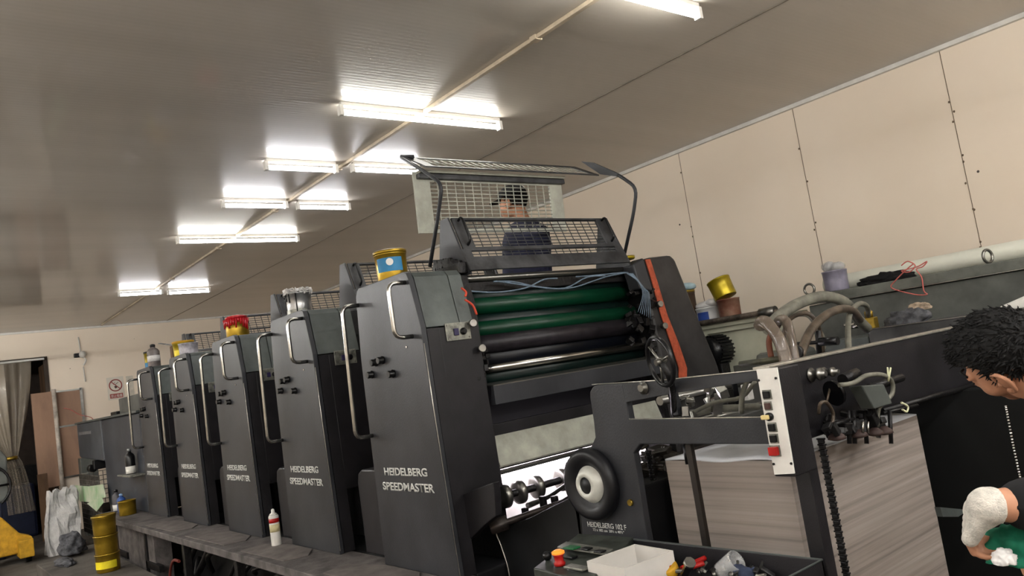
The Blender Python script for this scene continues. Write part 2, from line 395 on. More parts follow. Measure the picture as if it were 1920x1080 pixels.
def make_unit():
    x = XU; t = empty('printing_unit', (x - .3, 3.0, .0), LAB[0], 'printing press unit', 'printing units in a row')
    # front panel
    pts = [(x - .63, 2, .6), (x + .085, 2, .6), (x + .06, 2, 1.4), (x + .055, 2, 1.8), (x + .005, 2, 2.04), (x - .012, 2, 2.078), (x - .035, 2, 2.09), (x - .52, 2, 2.09), (x - .55, 2, 2.075), (x - .565, 2, 2.04), (x - .6, 2, 1.7)]
    MB().prism(pts, (0, .03, 0), .003).build('operator_panel', M['press'], t)
    # bright right edge of the panel
    MB().tube([(x + .088, 2.004, .62), (x + .062, 2.004, 1.4), (x + .058, 2.004, 1.72)], .0022, 6, False).build('edge_trim', M['bare'], t)
    # side covers on the +X side
    lo = [(x - .56, 2.036, .6), (x + .075, 2.036, .6), (x + .052, 2.036, 1.4), (x + .048, 2.036, 1.79), (x - .56, 2.036, 1.79)]
    MB().prism([(p[0], 2.036, p[2]) for p in lo], (0, .07, 0)).prism([(x - .55, 2.106, .96), (x + .06, 2.106, .96), (x + .052, 2.106, 1.4), (x + .048, 2.106, 1.79), (x - .55, 2.106, 1.79)], (0, .24, 0), .004).build('side_cover_lower', M['press_d'], t)
    up = [(x - .55, 2.036, 1.795), (x + .048, 2.036, 1.795), (x - .002, 2.036, 2.055), (x - .03, 2.036, 2.085), (x - .52, 2.036, 2.085)]
    MB().prism(up, (0, .2, 0), .004).prism([(p[0], 2.24, p[2]) for p in up], (0, .08, 0), .003).build('side_cover_upper', M['press_l'], t, 'inclined upper cover, lit tone painted in')  # lighter grey stands in for light falling on the inclined cover
    # handles
    MB().tube(round_path([(x - .03, 2.0, 2.035), (x - .03, 1.9, 2.035), (x - .03, 1.9, 1.765), (x - .03, 2.0, 1.765)], .045), .011, 12, False).build('grab_handle', M['chrome'], t, 'short chrome grab handle')
    MB().tube(round_path([(x - .545, 2.0, 2.0), (x - .545, 1.9, 2.0), (x - .58, 1.9, 1.29), (x - .58, 2.0, 1.29)], .045), .0115, 12, False).build('handrail', M['chrome'], t, 'long vertical chrome rail')
    for (kx, kz) in ((-.45, 1.675), (-.375, 1.68), (-.51, 1.615), (-.285, 1.6)):
        MB().lathe([(.02, 0), (.022, .008), (.017, .012), (.019, .03), (.016, .034)], (x + kx + .02, 2, kz), (0, -1, 0), 16).build('knob', M['black'], t)
    MB().lathe([(.007, 0), (.006, .004)], (x - .1, 2, 1.72), (0, -1, 0), 12).build('rivet', M['chrome'], t)
    # nameplates (raised letters)
    text('HEIDELBERG', (x - .5, 1.9985, 1.078), .43, .041, M['letter'], t, 'maker_lettering', bold=.024)
    text('SPEEDMASTER', (x - .535, 1.9985, 1.0), .51, .043, M['letter'], t, 'model_lettering', bold=.024)
    # switch plate on the side
    sp = MB().box((x + .05, 2.14, 1.715), (x + .056, 2.29, 1.805), .002).build('switch_plate', M['plate'], t, 'bare metal switch plate')
    MB().box((x + .056, 2.185, 1.74), (x + .066, 2.212, 1.775), .002).build('button', mat('violet button', rgb(60, 52, 96), .4), sp)
    MB().lathe([(.018, 0), (.018, .008), (.012, .01), (.012, .02)], (x + .056, 2.243, 1.757), (1, 0, 0), 16).build('dial', M['black'], sp)
    sc = MB()
    for sy, sz in ((2.152, 1.727), (2.278, 1.727), (2.152, 1.793), (2.278, 1.793)): sc.lathe([(.005, 0), (.004, .003)], (x + .056, sy, sz), (1, 0, 0), 8)
    sc.build('screw', M['steel'], sp)
    # low step cover left of the panel
    st = [(x - 1.02, 2.09, .6), (x - 1.02, 2.09, 1.0), (x - 1.0, 2.09, 1.06), (x - .95, 2.09, 1.085), (x - .62, 2.09, 1.085), (x - .62, 2.09, .6)]
    MB().prism(st, (0, .45, 0), .01).build('step_cover', M['press_d'], t)
    MB().lathe([(.0, 0), (.14, 0), (.15, .01), (.15, .028), (.14, .034), (.0, .036)], (x - .78, 2.26, 1.085), (0, 0, 1), 28).build('step_tread', M['press'], t, 'round worn tread')
    # body frames
    MB().prism([(x - .52, 2.34, .6), (x - .02, 2.34, .6), (x - .02, 2.34, 1.9), (x - .06, 2.34, 2.06), (x - .52, 2.34, 2.06)], (0, .06, 0)).build('side_frame', M['iron'], t)
    MB().prism([(x - .52, 3.72, .6), (x - .02, 3.72, .6), (x - .02, 3.72, 1.9), (x - .06, 3.72, 2.06), (x - .52, 3.72, 2.06)], (0, .06, 0)).build('side_frame', M['iron'], t)
    MB().box((x - .5, 2.4, .62), (x - .3, 3.72, 1.98)).build('inner_body', mat('near black interior', rgb(14, 14, 16), .5), t)  # plain near-black box filling the tower behind the rollers
    MB().box((x - 1.2, 2.56, .61), (x - .5, 3.7, 1.0)).build('catwalk_box', M['iron'], t)
    # drive side housing
    ds = [(x, 3.79, .6), (x, 3.72, 2.06), (x, 3.8, 2.1), (x, 4.02, 2.11), (x, 4.06, 2.08), (x, 4.2, 1.66), (x, 4.31, 1.36), (x, 4.36, 1.1), (x, 4.36, .6)]
    MB().prism(ds, (-.56, 0, 0), .02).build('drive_side_cover', mat('brown grey enamel', rgb(62, 60, 60), .42, 0, .2, 4), t)
    # mesh guard on top
    g = MB(); o = Vector((x - .165, 2.42, 2.39)); zl = Vector((.065, 0, -.15)) # slope down and forward
    o2 = o + zl * 1.0
    ring_plate(g, o + Vector((.075, 0, -.19)), (0, 1.2, 0), (-.075, 0, .19), .085, .012, .012, .012)
    gp = g.build('mesh_guard', M['guard'], t)
    b = Vector((x - .09, 2.505, 2.21)); grid(MB(), b + Vector((-.008, 0, 0)), (0, 1.03, 0), (-.066, 0, .168), 16, 8, .0034, .0026).build('mesh_panel', M['guard'], gp)
    for hy in (2.46, 3.58):
        MB().tube(round_path([(x - .16, hy, 2.37), (x - .115, hy, 2.395), (x - .06, hy, 2.25), (x - .105, hy, 2.22)], .03), .008, 10, False).build('handle', M['black'], gp)
    a2 = MB(); ring_plate(a2, (x - .025, 2.40, 2.075), (0, 1.24, 0), (-.058, 0, .125), .06, .085, .012, .01)
    ap = a2.build('guard_apron', M['guard'], t)
    grid(MB(), (x - .062, 2.46, 2.155), (0, 1.12, 0), (-.014, 0, .034), 20, 2, .003, .0025).build('slotted_strip', M['guard'], ap)
    for y in (2.405, 3.645): MB().prism([(x - .03, y, 2.06), (x - .17, y, 2.4), (x - .24, y, 2.4), (x - .34, y, 2.06)], (0, .012, 0)).build('guard_bracket', M['press'], t)
    MB().tube([(x - .1, 2.34, 2.045), (x - .1, 3.73, 2.045)], .018, 14, False).build('tie_rail', M['steel'], t)
    return t
unit = make_unit()

units = [unit]
for i in range(1, 5):
    c = copy_tree(unit); c.location.x -= PITCH * i; c['label'] = LAB[i]; units.append(c)
    if i == 4:
        for ch in kids(c):
            if ch.name.split('.')[0] in ('step_cover', 'step_tread', 'catwalk_box'): bpy.data.objects.remove(ch)

# ---- what only the open nearest unit shows
t = unit; x = XU
RX0 = -3.4
def roller(yc, r, m, name='roller', y0=2.41, y1=3.71, X=RX0, label=None, cap=True):
    z = at(1030, yc, 'X', X).z
    p = MB().lathe([(r * .35, -.0), (r * .35, .02), (r, .02), (r, y1 - y0 - .02), (r * .35, y1 - y0 - .02), (r * .35, y1 - y0)], (X, y0, z), (0, 1, 0), 32)
    return p.build(name, m, t, label)
roller(548, .05, M['roll_dg'], X=-3.43, label='dark green roller')
roller(562, .05, M['roll_g'], X=-3.41, label='green roller')
roller(590, .048, M['roll_dg'], X=-3.43, label='dark green roller')
roller(604, .045, M['roll_g'], X=-3.37, label='bright green roller')
roller(630, .052, M['roll_k'], X=-3.36, label='ink-smeared grey roller')
roller(655, .07, M['roll_b'], X=-3.43, label='dark blue roller')
roller(674, .022, M['chrome'], 'chrome_bar', X=-3.3)
roller(688, .045, M['roll_dg'], X=-3.37, label='dark green roller')
MB().box((-3.48, 2.4, 1.97), (-3.36, 3.72, 2.03), .005).build('top_beam', M['iron'], t)
MB().prism([(-3.22, 2.385, 1.465), (-3.2, 2.385, 1.46), (-3.2, 2.385, 1.365), (-3.24, 2.385, 1.365)], (0, 1.35, 0), .002).build('foot_guard', M['press'], t)
MB().prism([(-3.36, 2.385, 1.48), (-3.2, 2.385, 1.465), (-3.2, 2.385, 1.46), (-3.36, 2.385, 1.47)], (0, 1.35, 0)).build('guard_lip', M['steel'], t)
MB().box((-3.36, 2.4, 1.185), (-3.32, 3.72, 1.26), .004).build('cross_beam', M['press_d'], t)
MB().prism([(-3.32, 2.4, 1.2), (-3.31, 2.4, 1.2), (-3.26, 2.4, 1.05), (-3.27, 2.4, 1.04)], (0, 1.3, 0)).build('deflector_plate', M['guard_w'], t, 'pale metal deflector plate')
MB().box((-3.33, 2.4, 1.0), (-3.29, 3.7, 1.02), .003).build('lamp_shade', M['steel'], t)
MB().tube([(-3.32, 2.45, .985), (-3.32, 3.65, .985)], .012, 10).build('lamp_tube', emit_mat('lit work lamp', (1, .9, 1, 1), 7), t, 'lit inspection lamp under the pale plate')
MB().prism([(-3.5, 2.4, 1.0), (-3.48, 2.4, 1.0), (-3.40, 2.4, .66), (-3.42, 2.4, .66)], (0, 1.3, 0)).build('reflector', M['white'], t, 'bright lamp-lit backing')
sh = MB().tube([(-3.25, 2.4, .9), (-3.25, 3.7, .9)], .02, 12)
sh = sh.build('wheel_shaft', M['iron'], t, 'dark shaft carrying sheet wheels')
for a, b in ((938, 918), (966, 910), (999, 901), (1047, 889)):
    y = at(a, b, 'X', -3.25).y
    MB().lathe([(.02, 0), (.045, .0), (.06, .006), (.062, .03), (.045, .036), (.02, .036)], (-3.25, y, .9), (0, 1, 0), 26).build('sheet_wheel', M['steel'], sh)
# wires hanging over the rollers
for pts in ([(868, 545), (930, 548), (985, 540), (1020, 524), (1045, 522)], [(925, 528), (960, 528), (1010, 538), (1060, 540), (1100, 520), (1135, 517)],
            [(930, 527), (985, 535), (1035, 541), (1075, 539), (1115, 526), (1140, 518), (1175, 511)], [(1080, 519), (1120, 516), (1175, 511), (1185, 520)]):
    MB().tube([at(a, b, 'X', -3.3) for a, b in pts], .0045, 6).build('air_hose', M['hose_b'], t)
for pts in ([(865, 540), (874, 548), (872, 556)], [(872, 562), (886, 572), (894, 590)]):
    MB().tube([at(a, b, 'X', -3.18) for a, b in pts], .006, 8).build('red_hose', mat('red hose', rgb(220, 84, 60), .4), t)
for a, b in ((886, 606), (903, 653)):
    p = at(a, b, 'X', -3.17); MB().lathe([(.008, -.03), (.008, 0), (.02, .0), (.021, .01), (.018, .014)], p, (1, -.25, 0), 18).build('gauge_cap', M['steel'], t)
for a, b in ((1237, 570), (1246, 611)):
    p = at(a, b, 'X', -3.2); MB().lathe([(.02, -.02), (.021, .01), (.018, .014)], p, (1, -.25, 0), 18).build('gauge_cap', M['steel'], t)
cl = MB()
for i in range(34):
    p = at(random.uniform(1178, 1235), random.uniform(545, 660), 'X', random.uniform(-3.32, -3.22)); cl.obox(p, [random.uniform(.015, .05) for _ in range(3)], [random.uniform(0, 3) for _ in range(3)], .003)
for i in range(16):
    p = at(random.uniform(893, 912), random.uniform(655, 720), 'X', random.uniform(-3.26, -3.2)); cl.obox(p, [random.uniform(.012, .035) for _ in range(3)], (0, 0, random.uniform(0, 3)), .002)
cl.build('linkage', M['iron'], t)
for i in range(7):
    a0 = 1174 + i * 2; MB().tube([at(a0, 512, 'X', -3.2), at(a0 + 22, 528 + i * 2, 'X', -3.18), at(1205 + i * 2, 552, 'X', -3.18), at(1196 + i * 4, 585 + i * 2, 'X', -3.19)], .0022, 6).build('signal_wire', M['hose_b'], t)
MB().prism([at(1209, 487, 'X', -3.243), at(1218, 486, 'X', -3.243), at(1232, 530, 'X', -3.243), at(1250, 590, 'X', -3.243), at(1272, 645, 'X', -3.243), at(1287, 690, 'X', -3.243), at(1286, 760, 'X', -3.243), at(1272, 760, 'X', -3.243), at(1272, 690, 'X', -3.243), at(1256, 640, 'X', -3.243), at(1238, 590, 'X', -3.243), at(1222, 530, 'X', -3.243)], (.006, 0, 0)).build('orange_tape', M['orange'], t)
MB().prism([(x + .0, 3.64, 2.06), (x + .03, 3.64, 1.9), (x + .03, 3.75, 1.88), (x, 3.75, 2.1)], (-.1, 0, 0), .01).build('corner_cover', M['press'], t)
# lower front body of unit 1 toward the feeder
nz = [at(a, b, 'Y', 2.1) for a, b in ((858, 932), (880, 921), (924, 905), (927, 930), (929, 968), (908, 985), (884, 1008), (870, 1018))]
MB().prism(nz, (0, .04, 0), .004).build('lower_nose', M['press_d'], t)
MB().tube([at(a, b, 'Y', 2.095) for a, b in ((862, 934), (858, 940), (864, 985), (870, 1025))], .003, 6).build('edge_trim', M['bare'], t)
lp = [at(a, b, 'Y', 2.29) for a, b in ((930, 995), (960, 981), (989, 973), (1084, 925), (1100, 1110), (958, 1110), (950, 1060), (938, 1022))]
MB().prism(lp, (0, .12, 0), .004).build('infeed_cover', mat('infeed black', rgb(26, 27, 29), .5, 0, .3, 4), t)
MB().tube([at(a, b, 'Y', 2.285) for a, b in ((960, 981), (931, 994), (939, 1022), (951, 1058), (956, 1085))], .0035, 6).build('edge_trim', M['bare'], t)
MB().prism([at(a, b, 'Y', 2.4) for a, b in ((950, 985), (1020, 957), (1088, 915), (1092, 930), (1020, 972), (955, 995))], (0, .03, 0), .003).build('infeed_rail', M['iron'], t)
MB().lathe([(.03, 0), (.034, .005), (.034, .085), (.016, .09), (.014, .6)], at(920, 990, 'Y', 2.2), (at(1075, 935, 'Y', 2.5) - at(920, 990, 'Y', 2.2)), 18).build('swing_bar', mat('brown oiled steel', rgb(62, 54, 50), .4, .6, .2, 20), t)
MB().tube([at(990, 948, 'Y', 2.5), at(1030, 930, 'Y', 2.5), at(1066, 905, 'Y', 2.5)], [.016, .008], 10).build('lever_arm', M['steel'], t)
for a, b in ((985, 960), (1018, 938), (1040, 938)): q_ = at(a, b, 'Y', 2.45); MB().box(q_ - Vector((.018, .012, .05)), q_ + Vector((.018, .012, .02)), .004).build('clamp', M['iron'], t)

# raised guard with its support tubes
gu = MB(); YL, YR = 2.42, 3.55
ring_plate(gu, (-3.72, YL - .02, 2.38), (0, 1.16, 0), (.02, 0, .36), .11, .02, .055, .012)
rg = gu.build('raised_guard', M['guard_w'], t, 'pale raised mesh guard standing upright')
grid(MB(), (-3.71, YL + .08, 2.4), (0, .96, 0), (.016, 0, .29), 15, 12, .0042, .0034).build('mesh_panel', M['guard_w'], rg)
MB().box((-3.72, YL, 2.695), (-3.66, YR + .02, 2.725), .004).build('crossbar', M['guard'], rg)
MB().box((-3.75, YL + .01, 2.728), (-3.65, YR + .02, 2.745), .003).build('pale_rail', M['guard_w'], rg)
fl = MB(); fo = Vector((-3.58, YL, 2.735)); fu = Vector((0, 1.40, -.0)); fz = Vector((-.22, -.0, .125))
ring_plate(fl, fo, fu, fz, .07, .02, .03, .008)
fp = fl.build('flap', M['guard'], t, 'tilted mesh flap on top of the raised guard')
grid(MB(), fo + Vector((-.015, .07, .012)), (0, 1.26, 0), (-.18, 0, .10), 22, 2, .003, .003).build('mesh_panel', M['guard_w'], fp)
YR2 = 3.68
MB().prism([at(a, b, 'Y', YR2) for a, b in ((1092, 303), (1114, 305), (1162, 326), (1158, 331), (1128, 327))], (0, -.012, 0)).build('flap_bracket', M['press'], t)
MB().tube(round_path([at(752, 295, 'Y', YL), at(790, 318, 'Y', YL), at(829, 345, 'Y', YL), at(822, 400, 'Y', YL), at(806, 500, 'Y', YL)], .06), .011, 10, False).build('support_tube', M['press'], t)
MB().tube(round_path([at(1112, 308, 'Y', YR2), at(1160, 328, 'Y', YR2), at(1194, 352, 'Y', YR2), at(1188, 400, 'Y', YR2), at(1171, 476, 'Y', YR2)], .06), .011, 10, False).build('support_tube', M['press'], t)
MB().tube([at(752, 293, 'Y', YL), at(775, 294, 'Y', YL + .03)], .012, 8, False).build('tube_bracket', M['press'], t)
# teeth / linkage by the guard foot
lk = MB()
for i in range(12):
    p = at(818 + i * 4.2, 492 - abs(i - 6) * -1.2, 'Y', 2.4); lk.obox(p, (.03, .03, .05), (0, random.uniform(-.6, .6), 0), .003)
lk.box((-3.6, 2.36, 2.07), (-3.3, 2.42, 2.13), .005)
lk.build('lift_linkage', M['iron'], t)

# ribbed motor on the far side
mt = empty('ribbed_motor', at(1330, 665, 'Y', 4.4), 'black ribbed wheel motor at the right flank of the nearest tower', 'motor')
c = at(1326, 660, 'Y', 4.38); MB().lathe([(.02, 0), (.085, 0), (.09, .02), (.098, .03), (.098, .17), (.07, .19)], c, (0, 1, 0), 32).build('body', M['black'], mt)
rb = MB()
for k in range(24):
    a = 2 * PI * k / 24; rb.obox(c + Vector((math.cos(a) * .1, .1, math.sin(a) * .1)), (.02, .14, .011), (0, -a, 0))
rb.build('rib', M['black'], mt)
MB().lathe([(.03, 0), (.026, .03)], c, (0, -1, 0), 20).build('end_boss', M['iron'], mt)
MB().box(c + Vector((-.06, .05, -.55)), c + Vector((.06, .15, -.09)), .01).build('bracket', M['iron'], mt)

# ================================================================== DELIVERY END
t = empty('delivery_unit', (-11, 2.8, 0), 'long dark grey cabinet with overhanging hood at the far end of the press', 'delivery cabinet')
MB().box((-10.95, 2.0, .6), (-8.95, 3.9, 1.655), .02).build('body', mat('blue grey enamel', rgb(62, 66, 74), .45, 0, .15, 3), t)
MB().prism([(-12.6, 1.99, 1.2), (-12.5, 1.99, 1.18), (-10.96, 1.99, 1.14), (-10.96, 1.99, 1.66), (-12.6, 1.99, 1.66)], (0, 1.9, 0), .015).build('hood', mat('hood enamel', rgb(84, 88, 94), .45, 0, .15, 3), t)
MB().box((-12.62, 1.97, 1.655), (-8.95, 3.92, 1.68), .004).build('lid_edge', M['press_l'], t)
MB().box((-10.1, 2.05, 1.68), (-8.95, 2.6, 1.86), .01).build('switch_box', M['cab'], t)
MB().box((-10.45, 2.02, 1.68), (-10.15, 2.2, 1.72), .005).build('black_latch', M['black'], t)
MB().box((-12.45, 1.986, 1.50), (-11.6, 1.99, 1.54)).build('maker_strip', mat('worn silver strip', rgb(140, 142, 146), .4, .3), t, 'worn silver name strip')
MB().box((-9.55, 1.85, 1.0), (-8.95, 2.0, 1.02), .005).build('side_shelf', M['plate'], t, 'small bottle shelf')
MB().box((-11.6, 1.97, 1.03), (-11.5, 2.2, 1.15), .01).lathe([(.05, -.03), (.05, .05)], (-11.62, 1.97, 1.05), (-1, -.3, 0), 14).build('hood_knob', M['black'], t)
MB().box((-10.99, 2.02, .15), (-10.9, 2.08, 1.15), .004).build('leg', M['steel'], t)

# ================================================================== FOOTBOARD
t = empty('footboard', (-6.6, 1.85, .58), 'long grimy metal footboard running below all the printing towers', 'footboard')
MB().box((-10.1, 1.70, .545), (-2.9, 2.09, .598), .006).build('deck', M['ledge'], t)
for i, xx in enumerate((-9.6, -8.3, -7.0, -5.7, -4.5, -3.4)):
    MB().box((xx, 1.78, 0), (xx + .06, 1.84, .545), .004).box((xx, 1.78, .18), (xx + .5, 1.82, .24)).build('leg', M['iron'], t)
MB().box((-10.05, 1.8, 0), (-8.0, 1.95, .545)).build('side_panel', M['ledge'], t)
mats_ = [(-8.0, -7.1), (-6.7, -5.8), (-5.4, -4.7), (-4.1, -3.4)]
LM = ['grey cardboard mat at the foot of the farthest towers', 'grey cardboard mat at the foot of the fourth tower', 'grey cardboard mat behind the spray can', 'worn cardboard mat at the foot of the nearest tower']
for (a, b), l in zip(mats_, LM):
    mb = MB().prism([(a, 1.74, .599), (b, 1.76, .599), (b + .04, 1.9, .599), (b - .1, 1.985, .599), (a + .35, 1.99, .599), (a + .25, 1.985, .599), (a - .03, 1.9, .599)], (0, 0, .006)); tag(mb.build('cardboard_mat', M['board']), l, 'cardboard mat')
# machine base below the units
t = empty('press_base', (-6, 3.0, 0), 'dark iron bed of the press, in shadow under the footboard', 'machine base')
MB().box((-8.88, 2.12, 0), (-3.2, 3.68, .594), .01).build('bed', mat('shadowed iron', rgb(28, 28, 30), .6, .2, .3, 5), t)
pi_ = MB()
for i in range(14):
    xx = -8 + i * .37; pi_.tube([(xx, 2.08, .1 + .2 * random.random()), (xx + .2, 2.0, .45 * random.random() + .05), (xx + .4, 2.08, .4)], .015 + .02 * random.random(), 8)
pi_.build('pipe', M['iron'], t)

# low platform
t = tag(MB().prism([(-10.2, 1.1, 0), (-4.2, 1.1, 0), (-4.2, 1.68, 0), (-6.6, 1.7, 0), (-10.8, 1.76, 0)], (0, 0, .2), .01).build('low_platform', M['concrete']), 'low concrete-coloured step platform under the stacked tins at bottom left', 'platform')
tag(MB().tube([(-7.25, 1.74, .01), (-7.3, 1.74, .2), (-7.15, 1.74, .36), (-6.95, 1.74, .38)], .012, 8).ball((-7.1, 1.74, .1), (.13, .03, .1)).build('red_pouch', mat('faded red plastic', rgb(120, 48, 40), .6)), 'faded red plastic bundle lying under the footboard', 'bundle')

# ================================================================== TINS AND BOTTLES
def tin(name, p, r, h, body, label, cat='tin', lid=None, band=None, bandmat=None, tilt=None, drips=None, group=None):
    t = empty(name, p, label, cat, group); p = Vector(p)
    MB().lathe([(r * .93, 0), (r * .95, .004), (r * .97, h * .5), (r, h * .93), (r * 1.03, h * .94), (r * 1.03, h), (r * .97, h), (r * .96, h - .01), (r * .1, h - .012)], p, (0, 0, 1), 30).build('body', body, t)
    if lid: MB().lathe([(r * .3, h - .004), (r * 1.05, h - .004), (r * 1.06, h + .014), (r * .98, h + .017), (r * .96, h + .009), (r * .1, h + .009)], p, (0, 0, 1), 30).build('lid', lid, t)
    if bandmat:
        z0, z1, a0, a1 = band; mb = MB(); n = 14; bm = mb.bm; vs = []
        for k in range(n + 1):
            a = a0 + (a1 - a0) * k / n; R = r * 1.005
            vs.append((bm.verts.new(p + Vector((math.cos(a) * R, math.sin(a) * R, h * z0))), bm.verts.new(p + Vector((math.cos(a) * R, math.sin(a) * R, h * z1)))))
        for A, B in zip(vs, vs[1:]): bm.faces.new((A[0], B[0], B[1], A[1]))
        lb = mb.build('label', bandmat, t)
        md = lb.modifiers.new('s', 'SOLIDIFY'); md.thickness = .0008; md.offset = 1
    if drips:
        dm = MB()
        for k in range(18):
            a = -2.6 + k * .2; q = p + Vector((math.cos(a) * r * 1.02, math.sin(a) * r * 1.02, 0)); L_ = h * random.uniform(.15, .6)
            dm.tube([q + Vector((0, 0, h * 1.01)), q + Vector((0, 0, h - L_))], [.011, .006], 6, False)
        dm.ball(p + Vector((-.0, 0, h + .015)), (r * 1.02, r * .98, .022)).build('spilled_ink', drips, t)
    if tilt: t.rotation_euler = tilt
    return t
FA0, FA1 = -2.3, -.55      # label arc facing the operator side
tn = tin('ink_bucket', (-3.68, 2.17, 2.092), .088, .165, M['gold'], 'big gold ink bucket with a blue label on top of the nearest tower', 'bucket', M['gold'], (.36, .82, -1.5, .2), M['blue'])
MB().lathe([(.02, 0), (.02, .001)], Vector((-3.68, 2.17, 2.092 + .11)) + Vector((math.cos(-.6), math.sin(-.6), 0)) * .0905, (math.cos(-.6), math.sin(-.6), 0), 18).build('round_emblem', M['white'], tn)
tn = tin('ink_tin', (-4.98, 2.18, 2.092), .085, .165, M['silver'], 'dented silver ink tin with crumpled film on its rim on the second tower', 'tin', None, (.05, .3, -2.6, .2), M['plate'])
wr = MB()
for k in range(34):
    a = k * .2; wr.obox(Vector((-4.98 + math.cos(a) * .08, 2.18 + math.sin(a) * .08, 2.255 + .02 * random.random())), (.045, .03, .004), [random.uniform(0, 3) for _ in range(3)], .003)
wr.build('crumpled_film', M['ink_w'], tn, 'white crumpled film over the rim')
dr = MB()
for a, l in ((-.6, .13), (-1.2, .06), (-1.6, .05), (-2.1, .07)): dr.tube([Vector((-4.98 + math.cos(a) * .087, 2.18 + math.sin(a) * .087, 2.25)), Vector((-4.98 + math.cos(a) * .083, 2.18 + math.sin(a) * .083, 2.25 - l))], .005, 6, False)
dr.build('ink_drip', M['black'], tn)
tin('ink_tin', (-6.2, 2.17, 2.092), .092, .155, M['gold'], 'gold ink tin with red ink running down on the middle tower', 'tin', None, None, None, drips=M['ink_r'])
tin('ink_tin', (-7.68, 2.16, 2.092), .095, .14, M['gold_l'], 'yellow open ink tin with a scraper across it on the fourth tower', 'tin', M['yellow'], (.1, .5, -1.3, .2), mat('lemon label', rgb(236, 214, 60), .5))
tin('ink_tub', (-7.42, 2.13, 2.092), .085, .11, mat('smeared grey tub', rgb(176, 172, 178), .4, 0, .2, 14), 'smeared grey plastic tub beside the yellow tin on the fourth tower', 'tub')
tag(MB().obox((-7.95, 2.13, 2.245), (.42, .03, .006), (0, .22, .3)).build('ink_scraper', M['iron']), 'dark flat ink scraper lying across the yellow tin', 'scraper')
tag(MB().box((-7.92, 2.1, 2.092), (-7.84, 2.2, 2.23), .004).build('brown_carton', M['wood']), 'brown carton left of the yellow tin on the fourth tower', 'carton')
tin('ink_tin', (-8.86, 2.16, 2.092), .075, .17, M['gold_l'], 'small gold tin with a blue patch on the farthest tower', 'tin', M['iron'], (.05, .4, -1.5, -.6), M['blue'])
def bottle(name, p, r, h, m, label, band=None, capm=None, z=(.15, .55)):
    t = empty(name, p, label, 'bottle'); p = Vector(p)
    MB().lathe([(r * .95, 0), (r, .006), (r, h * .68), (r * .75, h * .78), (r * .38, h * .84), (r * .36, h * .9)], p, (0, 0, 1), 22).build('body', m, t)
    MB().lathe([(r * .42, h * .88), (r * .42, h * .97), (r * .2, h)], p, (0, 0, 1), 16).build('cap', capm or M['black'], t)
    if band: MB().lathe([(r * 1.01, h * z[0]), (r * 1.015, h * z[0]), (r * 1.015, h * z[1]), (r * 1.01, h * z[1])], p, (0, 0, 1), 22, caps=False).build('label', band, t)
    return t
bottle('solvent_bottle', (-8.62, 2.12, 2.092), .062, .24, mat('murky clear bottle', rgb(120, 112, 110), .2, 0, .2, 10), 'clear murky bottle with black cap and pale band on the farthest tower', M['ink_w'], z=(.25, .5))
bottle('solvent_bottle', (-9.25, 1.93, 1.022), .05, .27, M['black'], 'black bottle with white label on the small shelf beside the farthest tower', M['white'], M['silver'], (.02, .3))
bottle('solvent_bottle', (-9.95, 1.9, .6), .048, .24, mat('grey bottle', rgb(90, 88, 92), .4), 'grey bottle with white label at the left end of the footboard', M['white'], z=(.02, .3))
bottle('solvent_bottle', (-9.72, 1.9, .6), .045, .2, mat('blue bottle', rgb(60, 96, 170), .35), 'small blue bottle at the left end of the footboard', None, mat('pale blue cap', rgb(150, 180, 220), .4))
tin('ink_tin', (-9.3, 1.87, .6), .088, .15, M['gold'], 'gold tin with rusty rim standing at the left end of the footboard', 'tin')
# spray can
p = at(519, 1022, 'Z', .605); t = empty('spray_can', p, 'white and red spray can standing on the footboard between two towers', 'spray can')
MB().lathe([(.031, 0), (.033, .004), (.033, .19), (.028, .2)], p, (0, 0, 1), 24).build('body', M['white'], t)
MB().lathe([(.0335, .15), (.034, .15), (.034, .178), (.0335, .178)], p, (0, 0, 1), 24, caps=False).build('red_band', M['red'], t)
MB().lathe([(.028, .2), (.02, .21), (.012, .214), (.011, .235), (.004, .24)], p, (0, 0, 1), 18).build('nozzle', M['white'], t)
MB().lathe([(.0333, .09), (.0337, .09), (.0337, .14), (.0333, .14)], p, (0, 0, 1), 24, caps=False).build('label', mat('cream label', rgb(206, 194, 150), .6), t)
# three stacked gold tins
p = Vector((-8.52, 1.5, .2)); G = 'stack of gold tins'
tin('gold_tin', p, .108, .17, M['gold'], 'bottom gold tin of the stack of three, with a yellow and white label', 'tin', None, (.22, .62, -1.5, .55), mat('lemon yellow label', rgb(236, 216, 40), .5), group=G)
tin('gold_tin', p + Vector((.0, 0, .171)), .106, .17, M['gold'], 'middle gold tin of the stack of three', 'tin', group=G)
tin('gold_tin', p + Vector((-.01, 0, .342)), .104, .17, M['gold'], 'top gold tin of the stack of three, with a dented lid', 'tin', M['gold'], group=G)

